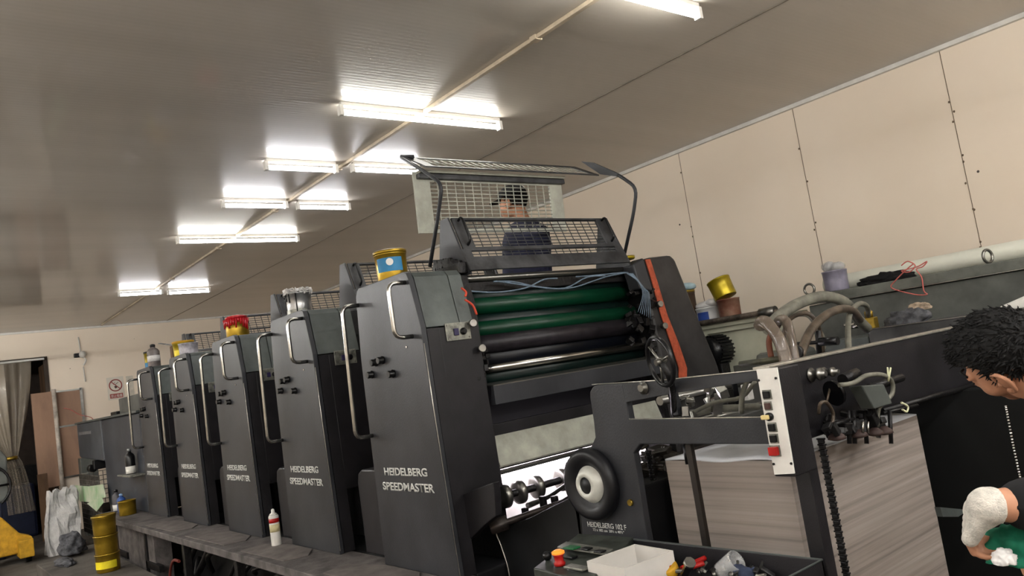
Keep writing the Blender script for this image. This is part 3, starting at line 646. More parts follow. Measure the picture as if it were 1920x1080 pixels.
# ================================================================== LEFT BACKGROUND
# strip curtain (clear film gathered in the middle)
t = empty('strip_curtain', (WX + .1, 1.1, 0), 'clear plastic door curtain gathered and tied in the doorway', 'curtain')
def sheet(y0, y1, yt0, yt1, zt, zk, zb, yb0, yb1, seedk):
    mb = MB(); bm = mb.bm; rows = []
    N_ = 26
    for j in range(25):
        v = j / 24; z = zt + (zb - zt) * v; k = (zt - zk) / (zt - zb)
        if v < k: s_ = (v / k) ** 1.5; a = y0 + (yt0 - y0) * s_; b = y1 + (yt1 - y1) * s_
        else: s_ = ((v - k) / (1 - k)) ** .5; a = yt0 + (yb0 - yt0) * s_; b = yt1 + (yb1 - yt1) * s_
        rows.append([bm.verts.new((WX + .12 + .05 * math.sin(i * 1.3 + seedk) * (1 - abs(v - k)) + .03 * math.sin(i * .5 + v * 5), a + (b - a) * i / N_, z)) for i in range(N_ + 1)])
    for A, B in zip(rows, rows[1:]):
        for i in range(N_): f = bm.faces.new((A[i], A[i + 1], B[i + 1], B[i])); f.smooth = True
    return mb
sheet(.1, 1.35, 1.2, 1.36, 2.78, 1.3, .45, 1.25, 1.5, 0).build('film', M['film'], t)
sheet(.9, 1.72, 1.28, 1.44, 2.78, 1.3, .45, 1.35, 1.62, 2).build('film', M['film'], t)
MB().lathe([(.09, 0), (.095, .02), (.09, .05)], (WX + .14, 1.34, 1.28), (0, 0, 1), 16).build('tie', M['brass'], t)
MB().box((WX + .03, DY0, 2.77), (WX + .16, 1.9, 2.8)).build('rail', M['steel'], t)
# dim things in the passage
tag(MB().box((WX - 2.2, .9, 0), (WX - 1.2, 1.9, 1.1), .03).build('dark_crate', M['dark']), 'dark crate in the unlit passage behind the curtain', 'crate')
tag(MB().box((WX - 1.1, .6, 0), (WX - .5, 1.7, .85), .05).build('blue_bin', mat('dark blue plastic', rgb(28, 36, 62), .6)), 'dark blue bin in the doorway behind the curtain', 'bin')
tag(MB().box((WX - 1.0, 1.95, 0), (WX - .3, 2.4, 2.75), .02).build('leaning_board', M['wood']), 'brown board standing in the passage behind the doorway edge', 'board')
# pinkish boards + post
tag(MB().box((WX + .05, 1.68, .75), (WX + .12, 1.98, 2.25), .004).build('tall_board', M['pink']), 'tall pinkish board left of the white pipe beside the doorway', 'board')
t = empty('notice_board', (WX + .04, 2.2, 1.5), 'large pinkish board with metal edging right of the white pipe', 'board')
MB().box((WX + .01, 2.03, .85), (WX + .05, 2.40, 2.24), .003).build('panel', M['pink'], t)
MB().box((WX + .05, 2.03, 1.655), (WX + .06, 2.43, 1.685)).box((WX + .05, 2.37, .85), (WX + .06, 2.41, 2.26)).box((WX + .05, 2.03, 2.225), (WX + .06, 2.4, 2.25)).box((WX + .05, 2.03, .85), (WX + .06, 2.4, .875)).build('edging', M['steel'], t)
tag(MB().tube([(WX + .16, 1.99, .5), (WX + .14, 1.99, 2.28)], .032, 14, False).build('white_pipe', mat('whitewashed pipe', rgb(190, 180, 168), .5, 0, .2, 8)), 'upright white-painted pipe leaning on the far wall between two boards', 'pipe')
tag(MB().tube([(WX + .03, 2.05, 1.98), (WX + .06, 2.2, 1.93), (WX + .06, 2.34, 1.82), (WX + .05, 2.5, 1.75), (WX + .06, 2.6, 1.62), (WX + .06, 2.9, 1.66)], .006, 6).build('drooping_string', M['rope']), 'thin pink cord drooping across the far boards', 'cord')
tag(MB().box((WX + .5, 1.62, 0), (WX + .56, 1.75, 1.0), .004).build('wood_plank', M['wood']), 'narrow wooden plank standing left of the white sack', 'plank')
# no smoking sign
t = empty('no_smoking_sign', (WX, 2.93, 2.17), 'white no smoking sign with red circle on the far wall', 'sign')
sx = WX + .006; y0, y1, z0, z1 = 2.79, 3.05, 1.99, 2.37
MB().box((WX, y0, z0), (sx, y1, z1), .001).build('board', mat('sign white', rgb(222, 214, 200), .5, 0, .02), t)
rd = mat('sign red', rgb(176, 84, 78), .5, 0, .03)
cc = Vector((sx + .001, 2.92, 2.23)); ring = [cc + Vector((0, math.cos(a) * .095, math.sin(a) * .095)) for a in [2 * PI * k / 32 for k in range(32)]]
MB().tube(ring, .009, 6, False, True).obox(cc, (.003, .19, .014), (-PI / 4, 0, 0)).build('prohibition_ring', rd, t)
MB().obox(cc + Vector((.0, .0, -.03)), (.002, .035, .04), (.5, 0, 0)).obox(cc + Vector((0, .02, .03)), (.002, .06, .008), (.6, 0, 0)).obox(cc + Vector((0, -.02, .035)), (.002, .05, .006), (.9, 0, 0)).build('cigarette_mark', mat('sign dark', rgb(80, 60, 56), .5), t)
MB().box((sx, y0 + .03, 2.015), (sx + .002, y1 - .03, 2.09)).build('red_bar', rd, t)
text('禁止吸烟', (sx + .002, y0 + .045, 2.027), y1 - y0 - .09, .05, M['white'], t, 'sign_lettering', (Vector((0, 1, 0)), Vector((0, 0, 1))), .001)
tag(MB().box((WX, 3.09, 2.0), (WX + .005, 3.2, 2.36)).build('paper_notice', mat('notice paper', rgb(214, 206, 190), .6)), 'narrow pale paper notice right beside the no smoking sign', 'notice')
# wall camera
t = empty('wall_camera', (WX, 2.44, 2.8), 'small white wall camera hanging high on the far wall', 'camera')
MB().ball((WX + .07, 2.46, 2.8), (.06, .055, .06)).build('body', M['white'], t)
MB().box((WX, 2.34, 2.76), (WX + .06, 2.45, 2.83), .01).build('bracket', M['iron'], t)
MB().tube([(WX + .03, 2.44, 2.85), (WX + .02, 2.43, 3.1)], .009, 6).tube([(WX + .03, 2.46, 2.6), (WX + .03, 2.47, 2.35)], .009, 6).tube([(WX + .06, 2.47, 2.76), (WX + .08, 2.5, 2.7), (WX + .06, 2.46, 2.62)], .014, 6).build('cable', M['white'], t)
# white sack
t = empty('white_sack', (-11.6, 1.45, 0), 'crumpled white woven sack standing beside the plank', 'sack')
sk = MB(); bmk = bmesh.new(); bmesh.ops.create_cube(bmk, size=1); bmesh.ops.subdivide_edges(bmk, edges=bmk.edges[:], cuts=9, use_grid_fill=True)
for v in bmk.verts:
    z = v.co.z + .5; sc_ = 1.0 - .12 * z + .1 * math.sin(z * 3); n_ = noise.noise(v.co * 4.0) * .12
    v.co = Vector((-12.2 + v.co.x * .3 * sc_ * (1 - .7 * z) + n_ * .6, 1.66 + v.co.y * .36 * sc_ + .05 * (z - .5) + n_ * .3, z * .82 + (.03 * math.sin(v.co.y * 20) if z > .95 else 0)))
sk.merge(bmk).build('bag', M['sack'], t)
# wire basket with sheets
t = empty('wire_basket', (-12.3, 2.25, 0), 'grey wire mesh basket with papers in it, behind the gold tins', 'basket')
o_ = Vector((-12.7, 1.98, .15))
gb = MB(); grid(gb, o_, (1.4, 0, 0), (0, 0, .8), 22, 12, .005, .005); grid(gb, o_ + Vector((0, 0, 0)), (0, .6, 0), (0, 0, .8), 10, 12, .005, .005); gb.build('mesh', M['steel'], t)
MB().box((-12.6, 2.02, .15), (-11.4, 2.5, .5), .05).build('dark_contents', M['dark'], t)
gp_ = mat('printed green paper', rgb(214, 218, 198), .6, 0, .1, 5, col2=rgb(150, 190, 140))
tag(MB().prism([at(a, b, 'Y', 1.93) for a, b in ((140, 910), (165, 912), (192, 908), (198, 932), (172, 942), (150, 940))], (0, .008, 0)).build('printed_sheet', gp_), 'pale green printed sheet hanging over the wire basket, the upper one', 'paper')
tag(MB().prism([at(a, b, 'Y', 1.90) for a, b in ((163, 944), (190, 932), (194, 942), (181, 959))], (0, .008, 0)).build('printed_sheet', gp_), 'green printed sheet hanging lower on the wire basket', 'paper')
tag(MB().box((-13.6, 2.12, 0), (-13.4, 2.35, 1.15), .01).build('grey_board', M['cab']), 'grey upright board end behind the wire basket', 'board')
# pallet truck
t = empty('pallet_truck', (-12.4, 1.0, 0), 'yellow pallet truck at the bottom left corner', 'pallet truck')
MB().prism([(-12.45, .75, .12), (-12.45, 1.3, .12), (-12.45, 1.3, .3), (-12.45, 1.17, .36), (-12.45, .98, .62), (-12.45, .8, .62), (-12.45, .6, .4), (-12.45, .6, .12)], (.3, 0, 0), .02).build('body', M['yellow'], t)
MB().box((-12.3, .6, .1), (-11.4, .8, .17), .01).box((-12.3, 1.12, .08), (-11.9, 1.28, .3), .01).build('fork', M['yellow'], t)
MB().lathe([(.04, 0), (.09, 0), (.09, .06), (.04, .06)], (-12.1, 1.2, .09), (0, 1, 0), 20).build('wheel', M['rubber'], t)
# hand pallet wheel / trolley at left edge
t = empty('hose_trolley', (-13.0, .95, 0), 'grey trolley with a round handwheel at the left edge', 'trolley')
MB().box((-13.3, .5, 0), (-12.9, 1.2, .75), .02).build('base', mat('navy base', rgb(32, 36, 56), .6), t)
MB().prism([(-13.2, .85, .75), (-13.2, 1.3, .75), (-13.2, 1.32, 1.35), (-13.2, 1.2, 1.55), (-13.2, .85, 1.6)], (.1, 0, 0), .02).build('hood', M['cab'], t)
cw = Vector((-13.05, 1.03, .98)); MB().tube([cw + Vector((0, math.cos(a) * .3, math.sin(a) * .3)) for a in [2 * PI * k / 28 for k in range(28)]], .018, 8, False, True).tube([cw + Vector((0, -.28, 0)), cw + Vector((0, .28, 0))], .015, 8).tube([cw, cw + Vector((0, .0, -.3))], .015, 8).build('handwheel', M['iron'], t)
MB().tube([(-13.08, 1.02 + math.cos(a) * .09, 1.25 + math.sin(a) * .09) for a in [2 * PI * k / 20 for k in range(20)]], .012, 8, False, True).build('round_emblem', M['iron'], t)

t.location.y -= .14

# ================================================================== FEEDER
FY = 2.25
t = empty('feeder', (-1.9, 3.0, 0), 'black feeder frame holding the paper pile, right of the nearest tower', 'feeder')
A = lambda a, b: at(a, b, 'Y', FY)
pl = [A(1120, 722), A(1112, 725), A(1106, 735), A(1106, 745), A(1113, 790), A(1116, 820), A(1108, 838), A(1085, 856), A(1078, 880), A(1080, 905), A(1088, 960), A(1100, 1080), A(1225, 1080), A(1212, 1000), A(1196, 900), A(1188, 850), A(1200, 833), A(1446, 833), A(1440, 783), A(1180, 787), A(1168, 720)]
MB().prism(pl, (0, .035, 0), .004).build('side_plate', M['press'], t, 'dark grey operator-side plate')
MB().prism([A(1165, 720), A(1430, 694), A(1430, 712), A(1250, 740), A(1172, 755)], (0, .03, 0), .002).build('upper_rail', M['press'], t)
MB().tube([A(1110, 721), A(1240, 713), A(1420, 694)], .0025, 6, False).build('edge_trim', M['bare'], t)
MB().tube([A(1180, 786), A(1440, 782)], .0025, 6, False).build('edge_trim', M['bare'], t)
MB().box((-2.62, FY + .04, .1), (-2.2, 3.75, 1.0), .01).build('inner_frame', mat('feeder black', rgb(16, 16, 18), .6), t)
# cross beam
MB().box((-1.54, 2.25, 1.15), (-1.5, 3.95, 1.415), .004).build('cross_beam', M['press_d'], t)
MB().box((-1.56, 2.25, 1.413), (-1.495, 3.95, 1.422), .002).build('beam_highlight', M['bare'], t)  # pale strip paints the highlight along the beam's top edge
MB().tube([(-1.48, 2.9, 1.17), (-1.48, 3.9, 1.15)], .012, 8).build('lower_tube', M['iron'], t)
# far side plate
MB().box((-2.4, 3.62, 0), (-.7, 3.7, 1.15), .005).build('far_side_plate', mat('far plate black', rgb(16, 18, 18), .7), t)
MB().prism([at(a, b, 'X', -1.3) for a, b in ((1763, 951), (1816, 956), (1797, 969), (1768, 969))], (-.02, 0, 0)).build('ledge', M['press_l'], t)
# lettering
text('HEIDELBERG 102 F', A(1103, 987) + Vector((0, -.0015, 0)), .225, .021, M['letter'], t, 'maker_lettering', bold=.008)
text('72 x 102 cm', A(1113, 995) + Vector((0, -.0015, 0)), .085, .011, M['letter'], t, 'size_lettering')
text('28½ x 40½"', A(1143, 998) + Vector((0, -.0015, 0)), .085, .011, M['letter'], t, 'size_lettering')
# handwheel on the plate
hc = A(1117, 905); hw = MB().lathe([(.05, 0), (.132, .0), (.146, .012), (.15, .03), (.142, .05), (.125, .058), (.09, .045), (.075, .03)], hc, (0, -1, 0), 48).build('handwheel', M['rubber'], t)
MB().lathe([(.078, .03), (.055, .062), (.036, .064), (.034, .056)], hc, (0, -1, 0), 40, caps=False).build('hub_ring', mat('hub ring alloy', rgb(205, 205, 196), .4, .2), hw, 'pale ring around the hub')
MB().lathe([(.036, .03), (.036, .058), (.001, .06)], hc, (0, -1, 0), 30).build('hub', M['rubber'], hw)
p = A(1183, 942); MB().lathe([(.014, 0), (.012, .01)], p, (0, -1, 0), 14).build('bolt', M['brass'], t)
for a, b in ((1207, 727),): MB().lathe([(.024, 0), (.026, .006), (.014, .008), (.014, .02)], A(a, b), (0, -1, 0), 18).build('bolt', M['steel'], t)
# control box
cb = MB().box((-1.462, 2.122, 1.085), (-1.388, 2.25, 1.418), .004).build('control_box', M['press_d'], t)
cp = []
C2 = lambda a, b: at(a, b, 'Y', 2.115)
MB().prism([C2(1418, 693), C2(1456, 689), C2(1489, 888), C2(1452, 890)], (0, .006, 0)).build('control_panel', M['white'], cb, 'white control strip with buttons')
def btn(a, b, w_, h_, m, name='push_button', d=.012):
    c = C2(a, b); MB().box((c.x - w_ / 2 - .004, c.y - .003, c.z - h_ / 2 - .004), (c.x + w_ / 2 + .004, c.y, c.z + h_ / 2 + .004)).build('bezel', M['plate'], cb)
    return MB().box((c.x - w_ / 2, c.y - d, c.z - h_ / 2), (c.x + w_ / 2, c.y, c.z + h_ / 2), .002).build(name, m, cb)
btn(1439, 740, .022, .022, M['black']); btn(1441, 761, .018, .02, mat('brown button', rgb(84, 58, 54), .4)); btn(1449, 801, .022, .022, M['black']); btn(1452, 822, .022, .022, M['black']); btn(1454, 845, .028, .026, M['red'], d=.02)
c = C2(1444, 781); MB().lathe([(.013, 0), (.013, .01), (.009, .012)], c, (0, -1, 0), 16).build('selector', M['black'], cb)
MB().obox(c + Vector((-.008, -.016, .0)), (.026, .012, .014), (0, 0, 0), .003).build('lever', mat('cream lever', rgb(226, 204, 140), .5), cb)
for a, b in ((1423, 713), (1455, 709), (1451, 870), (1484, 869)): MB().lathe([(.004, 0), (.004, .003)], C2(a, b), (0, -1, 0), 10).build('screw', M['iron'], cb)
# bolts on the beam front
for a, b, r in ((1519, 703, .025), (1543, 699, .02)):
    p = at(a, b, 'X', -1.5); MB().lathe([(r, 0), (r, .008), (r * .6, .009), (r * .6, .03), (r * .85, .031), (r * .85, .042), (r * .4, .043), (r * .4, .06)], p, (1, 0, 0), 20).build('bolt', M['steel'], t)
# post and chains
MB().box((-1.495, 2.28, 0), (-1.44, 2.335, 1.15), .004).build('post', M['press_d'], t)
def chain(name, top, bot, r=.011):
    mb = MB(); top, bot = Vector(top), Vector(bot); n = int((top - bot).length / .019)
    for i in range(n):
        p = top.lerp(bot, i / n)
        mb.box(p + Vector((-.011, -.006, -.007)), p + Vector((.011, .006, .007)), .003)
        mb.tube([p + Vector((-.015, 0, .009)), p + Vector((.015, 0, .009))], .0035, 6, False)
    return mb.build(name, M['iron'], t)
chain('hoist_chain', at(1540, 828, 'X', -1.46), at(1540, 828, 'X', -1.46) - Vector((0, 0, 1.0)))
chain('hoist_chain', at(1188, 845, 'Y', 2.32), at(1188, 845, 'Y', 2.32) - Vector((0, 0, .9)))
chain('hoist_chain', at(1216, 850, 'Y', 2.4), at(1216, 850, 'Y', 2.4) - Vector((0, 0, .9)))
MB().tube([at(1284, 832, 'Y', 2.3), at(1290, 870, 'Y', 2.3)], .01, 8, False).build('short_rod', M['iron'], t)
p0 = at(1292, 832, 'Y', 2.3); MB().box(p0 + Vector((-.014, -.01, -.42)), p0 + Vector((.014, .01, .0)), .003).build('side_stop', mat('oily brown bar', rgb(54, 48, 44), .4, .4), t)
# machinery between operator plate and pile
mc = MB(); random.seed(11)
for i in range(30):
    p = at(random.uniform(1198, 1262), random.uniform(838, 885), 'Y', random.uniform(2.45, 2.7)); mc.obox(p, [random.uniform(.02, .08), random.uniform(.02, .06), random.uniform(.01, .04)], [random.uniform(-.4, .4) for _ in range(3)], .003)
for i in range(3): p = at(1225, 880 + i * 22, 'Y', 2.6); mc.box(p - Vector((.1, .02, .012)), p + Vector((.12, .02, .012)), .003)
mc.build('gripper_linkage', mat('greasy iron', rgb(70, 64, 58), .4, .6, .35, 18), t)
# inner rails seen through the opening between the rails
MB().box((-2.4, 3.3, 1.12), (-1.6, 3.34, 1.38), .004).build('rear_rail', mat('olive grey rail', rgb(74, 76, 70), .4, .2), t)
MB().tube([(-2.3, 2.6, 1.3), (-2.3, 3.6, 1.3)], .02, 12).tube([(-2.1, 2.6, 1.2), (-2.1, 3.6, 1.2)], .02, 12).build('cross_shaft', M['steel'], t)
MB().tube([at(1285, 782, 'Y', 2.5), at(1330, 768, 'Y', 2.55), at(1380, 765, 'Y', 2.6), at(1425, 762, 'Y', 2.65)], .015, 12).build('suction_hose', M['hose_g'], t)
MB().tube([at(1290, 778, 'Y', 2.45), at(1340, 755, 'Y', 2.45), at(1390, 745, 'Y', 2.45), at(1416, 715, 'Y', 2.45)], .008, 8).tube([at(1390, 775, 'Y', 2.4), at(1392, 740, 'Y', 2.4), at(1402, 712, 'Y', 2.4)], .01, 8).build('thin_hose', M['hose_g'], t)
cl = MB()
for i in range(26):
    p = at(random.uniform(1270, 1300), random.uniform(750, 785), 'Y', random.uniform(2.35, 2.5)); cl.obox(p, [random.uniform(.01, .04) for _ in range(3)], [random.uniform(0, 3) for _ in range(3)], .002)
for i in range(16):
    p = at(random.uniform(1325, 1365), random.uniform(725, 765), 'Y', random.uniform(2.5, 2.7)); cl.obox(p, [random.uniform(.01, .05) for _ in range(3)], [random.uniform(0, 3) for _ in range(3)], .002)
cl.build('small_linkage', M['steel'], t)
MB().box(at(1370, 712, 'Y', 2.6), at(1392, 770, 'Y', 2.63), .003).build('upright_bar', M['black'], t)
MB().box(at(1388, 722, 'Y', 2.8), at(1415, 748, 'Y', 2.84), .003).build('white_block', M['white'], t)
# suction head in front of the beam
hd = MB().prism([at(1590, 725, 'X', -1.42), at(1632, 722, 'X', -1.42), at(1648, 758, 'X', -1.42), at(1614, 768, 'X', -1.42)], (.05, 0, 0), .004).build('suction_head', mat('head grey', rgb(92, 96, 92), .45), t)
hs = MB()
random.seed(5)
for i in range(46):
    p = at(random.uniform(1548, 1655), random.uniform(770, 812), 'X', random.uniform(-1.5, -1.4)); hs.obox(p, [random.uniform(.01, .03), random.uniform(.01, .05), random.uniform(.012, .05)], [random.uniform(-.5, .5) for _ in range(3)], .003)
for a in (1590, 1600, 1622, 1668): hs.tube([at(a, 770, 'X', -1.43), at(a + 3, 832, 'X', -1.43)], .008, 8)
hs.tube([at(1550, 800, 'X', -1.43), at(1600, 785, 'X', -1.43)], .008, 8); hs.tube([at(1655, 775, 'X', -1.45), at(1720, 760, 'X', -1.45)], .007, 8)
hs.build('sucker_linkage', M['iron'], hd)
for a in (1570, 1612, 1642, 1660):
    MB().lathe([(.012, 0), (.03, .006), (.026, .016), (.01, .03)], at(a, 826 - (a - 1570) * .12, 'X', -1.42), (0, 0, 1), 16).build('sucker_cup', mat('brown sucker', rgb(74, 56, 52), .6), hd)
for a in (1617, 1627): MB().tube([at(a, 790, 'X', -1.4), at(a + 1, 812, 'X', -1.4)], .005, 8, False).build('chrome_pin', M['chrome'], hd)
MB().tube([at(1573, 722, 'X', -1.38), at(1600, 718, 'X', -1.36), at(1625, 704, 'X', -1.36), at(1655, 703, 'X', -1.36), at(1672, 715, 'X', -1.37), at(1672, 740, 'X', -1.38), at(1648, 765, 'X', -1.4), at(1645, 800, 'X', -1.42)], .008, 10).build('air_hose', M['hose_g'], hd)
MB().tube([at(1535, 775, 'X', -1.42), at(1538, 757, 'X', -1.4), at(1550, 755, 'X', -1.4), at(1562, 775, 'X', -1.42), at(1560, 795, 'X', -1.42)], .006, 8).tube([at(1550, 755, 'X', -1.45), at(1556, 728, 'X', -1.45)], .004, 8).build('loop_hose', M['hose_br'], hd)
MB().tube([at(1630, 728, 'X', -1.44), at(1690, 708, 'X', -1.44)], .016, 12).lathe([(.02, 0), (.02, .1)], at(1580, 712, 'X', -1.44), (0, 1, .1), 14).build('drive_shaft', M['iron'], hd)
MB().lathe([(.045, 0), (.045, .012)], at(1562, 738, 'X', -1.44), (.3, 1, .2), 24).build('cam_disc', M['black'], hd)
MB().tube([at(1664, 689, 'X', -1.35), at(1666, 715, 'X', -1.36)], .003, 6, False).tube([at(1670, 689, 'X', -1.35), at(1666, 715, 'X', -1.36)], .003, 6, False).tube([at(1690, 755, 'X', -1.4), at(1702, 762, 'X', -1.4), at(1700, 772, 'X', -1.4), at(1692, 768, 'X', -1.4)], .004, 6).build('cable_tie', mat('pale cable tie', rgb(206, 206, 170), .5), hd)

# thin handwheel above the upper rail
hc = at(1238, 678, 'Y', 2.19); ax = cam_dir(.90, -.22, .30).normalized()
n1 = ax.orthogonal().normalized(); n2 = ax.cross(n1)
aw = MB().tube([hc + (n1 * math.cos(a) + n2 * math.sin(a)) * .09 for a in [2 * PI * k / 36 for k in range(36)]], .009, 10, False, True).build('adjusting_wheel', M['black'], t, 'thin black upright adjusting wheel')
sp = MB()
for k in range(3): sp.tube([hc, hc + (n1 * math.cos(.5 + k * 2.09) + n2 * math.sin(.5 + k * 2.09)) * .086], .005, 8)
sp.lathe([(.013, -.02), (.014, .0), (.009, .025)], hc, ax, 16)
sp.build('spokes', M['steel'], aw)
MB().tube([hc, at(1258, 715, 'Y', 2.21), at(1264, 775, 'Y', 2.35)], .012, 10).build('stem', M['iron'], aw)
MB().prism([at(1250, 735, 'Y', 2.33), at(1262, 735, 'Y', 2.33), at(1272, 778, 'Y', 2.33), at(1263, 780, 'Y', 2.33)], (0, .03, 0), .002).build('bracket', M['press'], aw)
MB().tube([at(1388, 683, 'Y', 2.5), at(1462, 673, 'Y', 2.5)], .012, 10).build('greasy_bar', mat('greasy bar', rgb(84, 82, 66), .45, .3, .3, 14), t)

# paper pile
t = empty('paper_pile', (-1.82, 2.85, 0), 'tall pile of unprinted paper sheets inside the feeder', 'paper stack')
MB().box((-2.12, 2.37, .08), (-1.57, 3.36, 1.085)).build('sheets', M['paper'], t)
tp = MB(); bm = tp.bm; rows = []
for i in range(15):
    rows.append([bm.verts.new((-2.12 + .55 * i / 14, 2.37 + .99 * j / 14, 1.092 + .006 * math.sin(i * .7) * math.sin(j * .5 + 1))) for j in range(15)])
for A_, B_ in zip(rows, rows[1:]):
    for j in range(14): f = bm.faces.new((A_[j], A_[j + 1], B_[j + 1], B_[j])); f.smooth = True
o = tp.build('top_sheet', mat('white paper', rgb(222, 224, 230), .6, 0, .02), t); md = o.modifiers.new('s', 'SOLIDIFY'); md.thickness = .008
MB().box((-2.15, 2.35, 0), (-1.55, 3.4, .08), .005).build('pile_board', M['wood'], t)

# ================================================================== CONSOLE + TOOL TRAY
t = empty('control_console', at(1080, 1050, 'Z', .8), 'grey sloping console with an orange emergency button below the feeder plate', 'control console')
Zc = lambda a, b, z=.8: at(a, b, 'Z', z)
c1, c2, c3, c4 = Zc(1000, 1065), Zc(1085, 1000, .82), Zc(1188, 1007, .82), Zc(1104, 1092)
MB().prism([c1, c4, c3, c2], (0, 0, -.25), .004).build('housing', mat('grimy console grey', rgb(66, 70, 64), .5, 0, .3, 12), t)
q = Zc(1120, 1012, .83)
MB().prism([Zc(1062, 1018, .822), Zc(1150, 1032, .822), Zc(1138, 1042, .822), Zc(1045, 1028, .822)], (0, 0, .006), .001).build('key_plate', M['plate'], t)
bt = Zc(1072, 1028, .83); MB().box(bt - Vector((.03, .02, 0)), bt + Vector((.03, .02, .006)), .002).build('green_key', mat('green key', rgb(20, 110, 60), .4), t)
for a, b in ((1100, 1030), (1125, 1035)): k = Zc(a, b, .83); MB().box(k - Vector((.02, .015, 0)), k + Vector((.02, .015, .006)), .002).build('dark_key', M['black'], t)
k = Zc(1070, 1046, .81); MB().box(k - Vector((.025, .015, 0)), k + Vector((.025, .015, .008)), .002).build('dark_key', M['black'], t)
k = Zc(1082, 1066, .81); MB().box(k - Vector((.05, .02, 0)), k + Vector((.05, .02, .008)), .002).build('legend_plate', M['plate'], t)
k = Zc(1050, 1060, .805); es = MB().lathe([(.02, 0), (.022, .01), (.016, .016), (.018, .035), (.024, .042)], k, (0, 0, 1), 22).build('stop_button', M['red'], t)
MB().lathe([(.024, .042), (.024, .05), (.012, .056)], k, (0, 0, 1), 22).build('lamp_cap', M['amber'], es, 'glowing amber cap')
k = Zc(1027, 1050, .805); MB().ball(k + Vector((0, 0, .015)), .018).build('ball_knob', M['black'], t)
# tray
t = empty('tool_tray', at(1380, 1060, 'Z', .72), 'dark metal tray full of tools below the paper pile', 'tray')
b0, b1 = at(1190, 1010, 'Y', 2.2), at(1543, 1050, 'Y', 2.2)
zt = (b0.z + b1.z) / 2
MB().box((b0.x, 2.19, .66), (b1.x, 2.2, zt), .002).box((b1.x - .008, 1.7, .66), (b1.x, 2.2, zt), .002).box((b0.x, 1.7, .725), (b1.x, 2.2, .738), .002).build('pan', M['press_d'], t)
MB().tube([(b0.x, 2.195, zt), (b1.x, 2.195, zt), (b1.x - .004, 1.7, zt)], .004, 6, False).build('rim', M['press_l'], t)
# white box
t = empty('white_plastic_box', at(1180, 1060, 'Z', .72), 'white open plastic box on the tool tray', 'box')
w0, w1, w2 = Zc(1100, 1052, .84), Zc(1190, 1020, .84), Zc(1262, 1032, .84); w3 = w0 + (w2 - w1); W = [w0, w1, w2, w3]; cen = (w0 + w2) / 2
wb = MB()
for i in range(4):
    a, b = W[i], W[(i + 1) % 4]; ia, ib = cen + (a - cen) * .93, cen + (b - cen) * .93
    wb.prism([a, b, ib, ia], (0, 0, -.1))
wb.prism([p + Vector((0, 0, -.1)) for p in W], (0, 0, .008)).build('tub', mat('milky plastic', rgb(212, 208, 202), .45, 0, .03), t)
# tools heaped in the tray
random.seed(3)
def td(a, b, z=.75): return at(a, b, 'Z', z + .012)
p = td(1257, 1070, .76); t = empty('tape_measure', p, 'orange yellow tape measure at the front of the tool tray', 'tape measure')
MB().lathe([(.03, 0), (.034, .008), (.034, .03), (.028, .036)], p + Vector((0, 0, -.01)), (0.1, -.5, 1), 24).build('case', M['yellow'], t)
MB().lathe([(.016, .036), (.014, .04)], p + Vector((0, 0, -.01)), (0.1, -.5, 1), 18).build('button', mat('orange button', rgb(220, 110, 30), .5), t)
p = td(1300, 1062, .77); t = empty('pliers', p, 'red-handled pliers pointing right, above the tape measure', 'pliers')
MB().tube([td(1278, 1066, .77), td(1300, 1056, .775), td(1322, 1046, .78)], .009, 8).tube([td(1280, 1070, .77), td(1302, 1062, .775), td(1320, 1056, .78)], .008, 8).build('handle', M['red'], t)
MB().obox(td(1272, 1070, .765), (.04, .02, .012), (0, 0, .4), .003).build('jaw', M['steel'], t)
tag(MB().obox(td(1240, 1082, .745), (.07, .035, .03), (0, .2, .5), .01).build('orange_tool', mat('orange plastic', rgb(232, 88, 34), .5)), 'bright orange plastic tool below the tape measure', 'tool')
tag(MB().lathe([(.014, 0), (.014, .06), (.02, .062), (.02, .08)], td(1283, 1078, .755), (.5, -.2, .5), 8).build('steel_socket', M['chrome']), 'shiny hex socket between tape measure and glass', 'socket')
tag(MB().lathe([(.03, 0), (.036, .08), (.034, .08), (.028, .004)], td(1352, 1072, .75), (.8, .1, .5), 22, caps=False).build('clear_cup', M['clear']), 'crumpled clear cup lying in the middle of the tool tray', 'cup')
tag(MB().ball(td(1385, 1072, .755), (.035, .03, .025)).ball(td(1400, 1076, .755), (.03, .025, .022)).ball(td(1415, 1074, .75), (.025, .02, .02)).build('blue_rag', mat('blue rag', rgb(60, 70, 96), .8, 0, .2, 30)), 'small blue rag right of the clear cup', 'rag')
tag(MB().ball(td(1468, 1070, .74), (.04, .03, .02)).build('brown_rag', mat('brown rag', rgb(104, 84, 70), .8, 0, .2, 30)), 'brown oily lump at the right end of the tool tray', 'rag')
tag(MB().obox(td(1462, 1056, .75), (.07, .03, .03), (0, 0, .2), .006).build('black_clip', M['black']), 'black clip near the right end of the tool tray', 'clip')
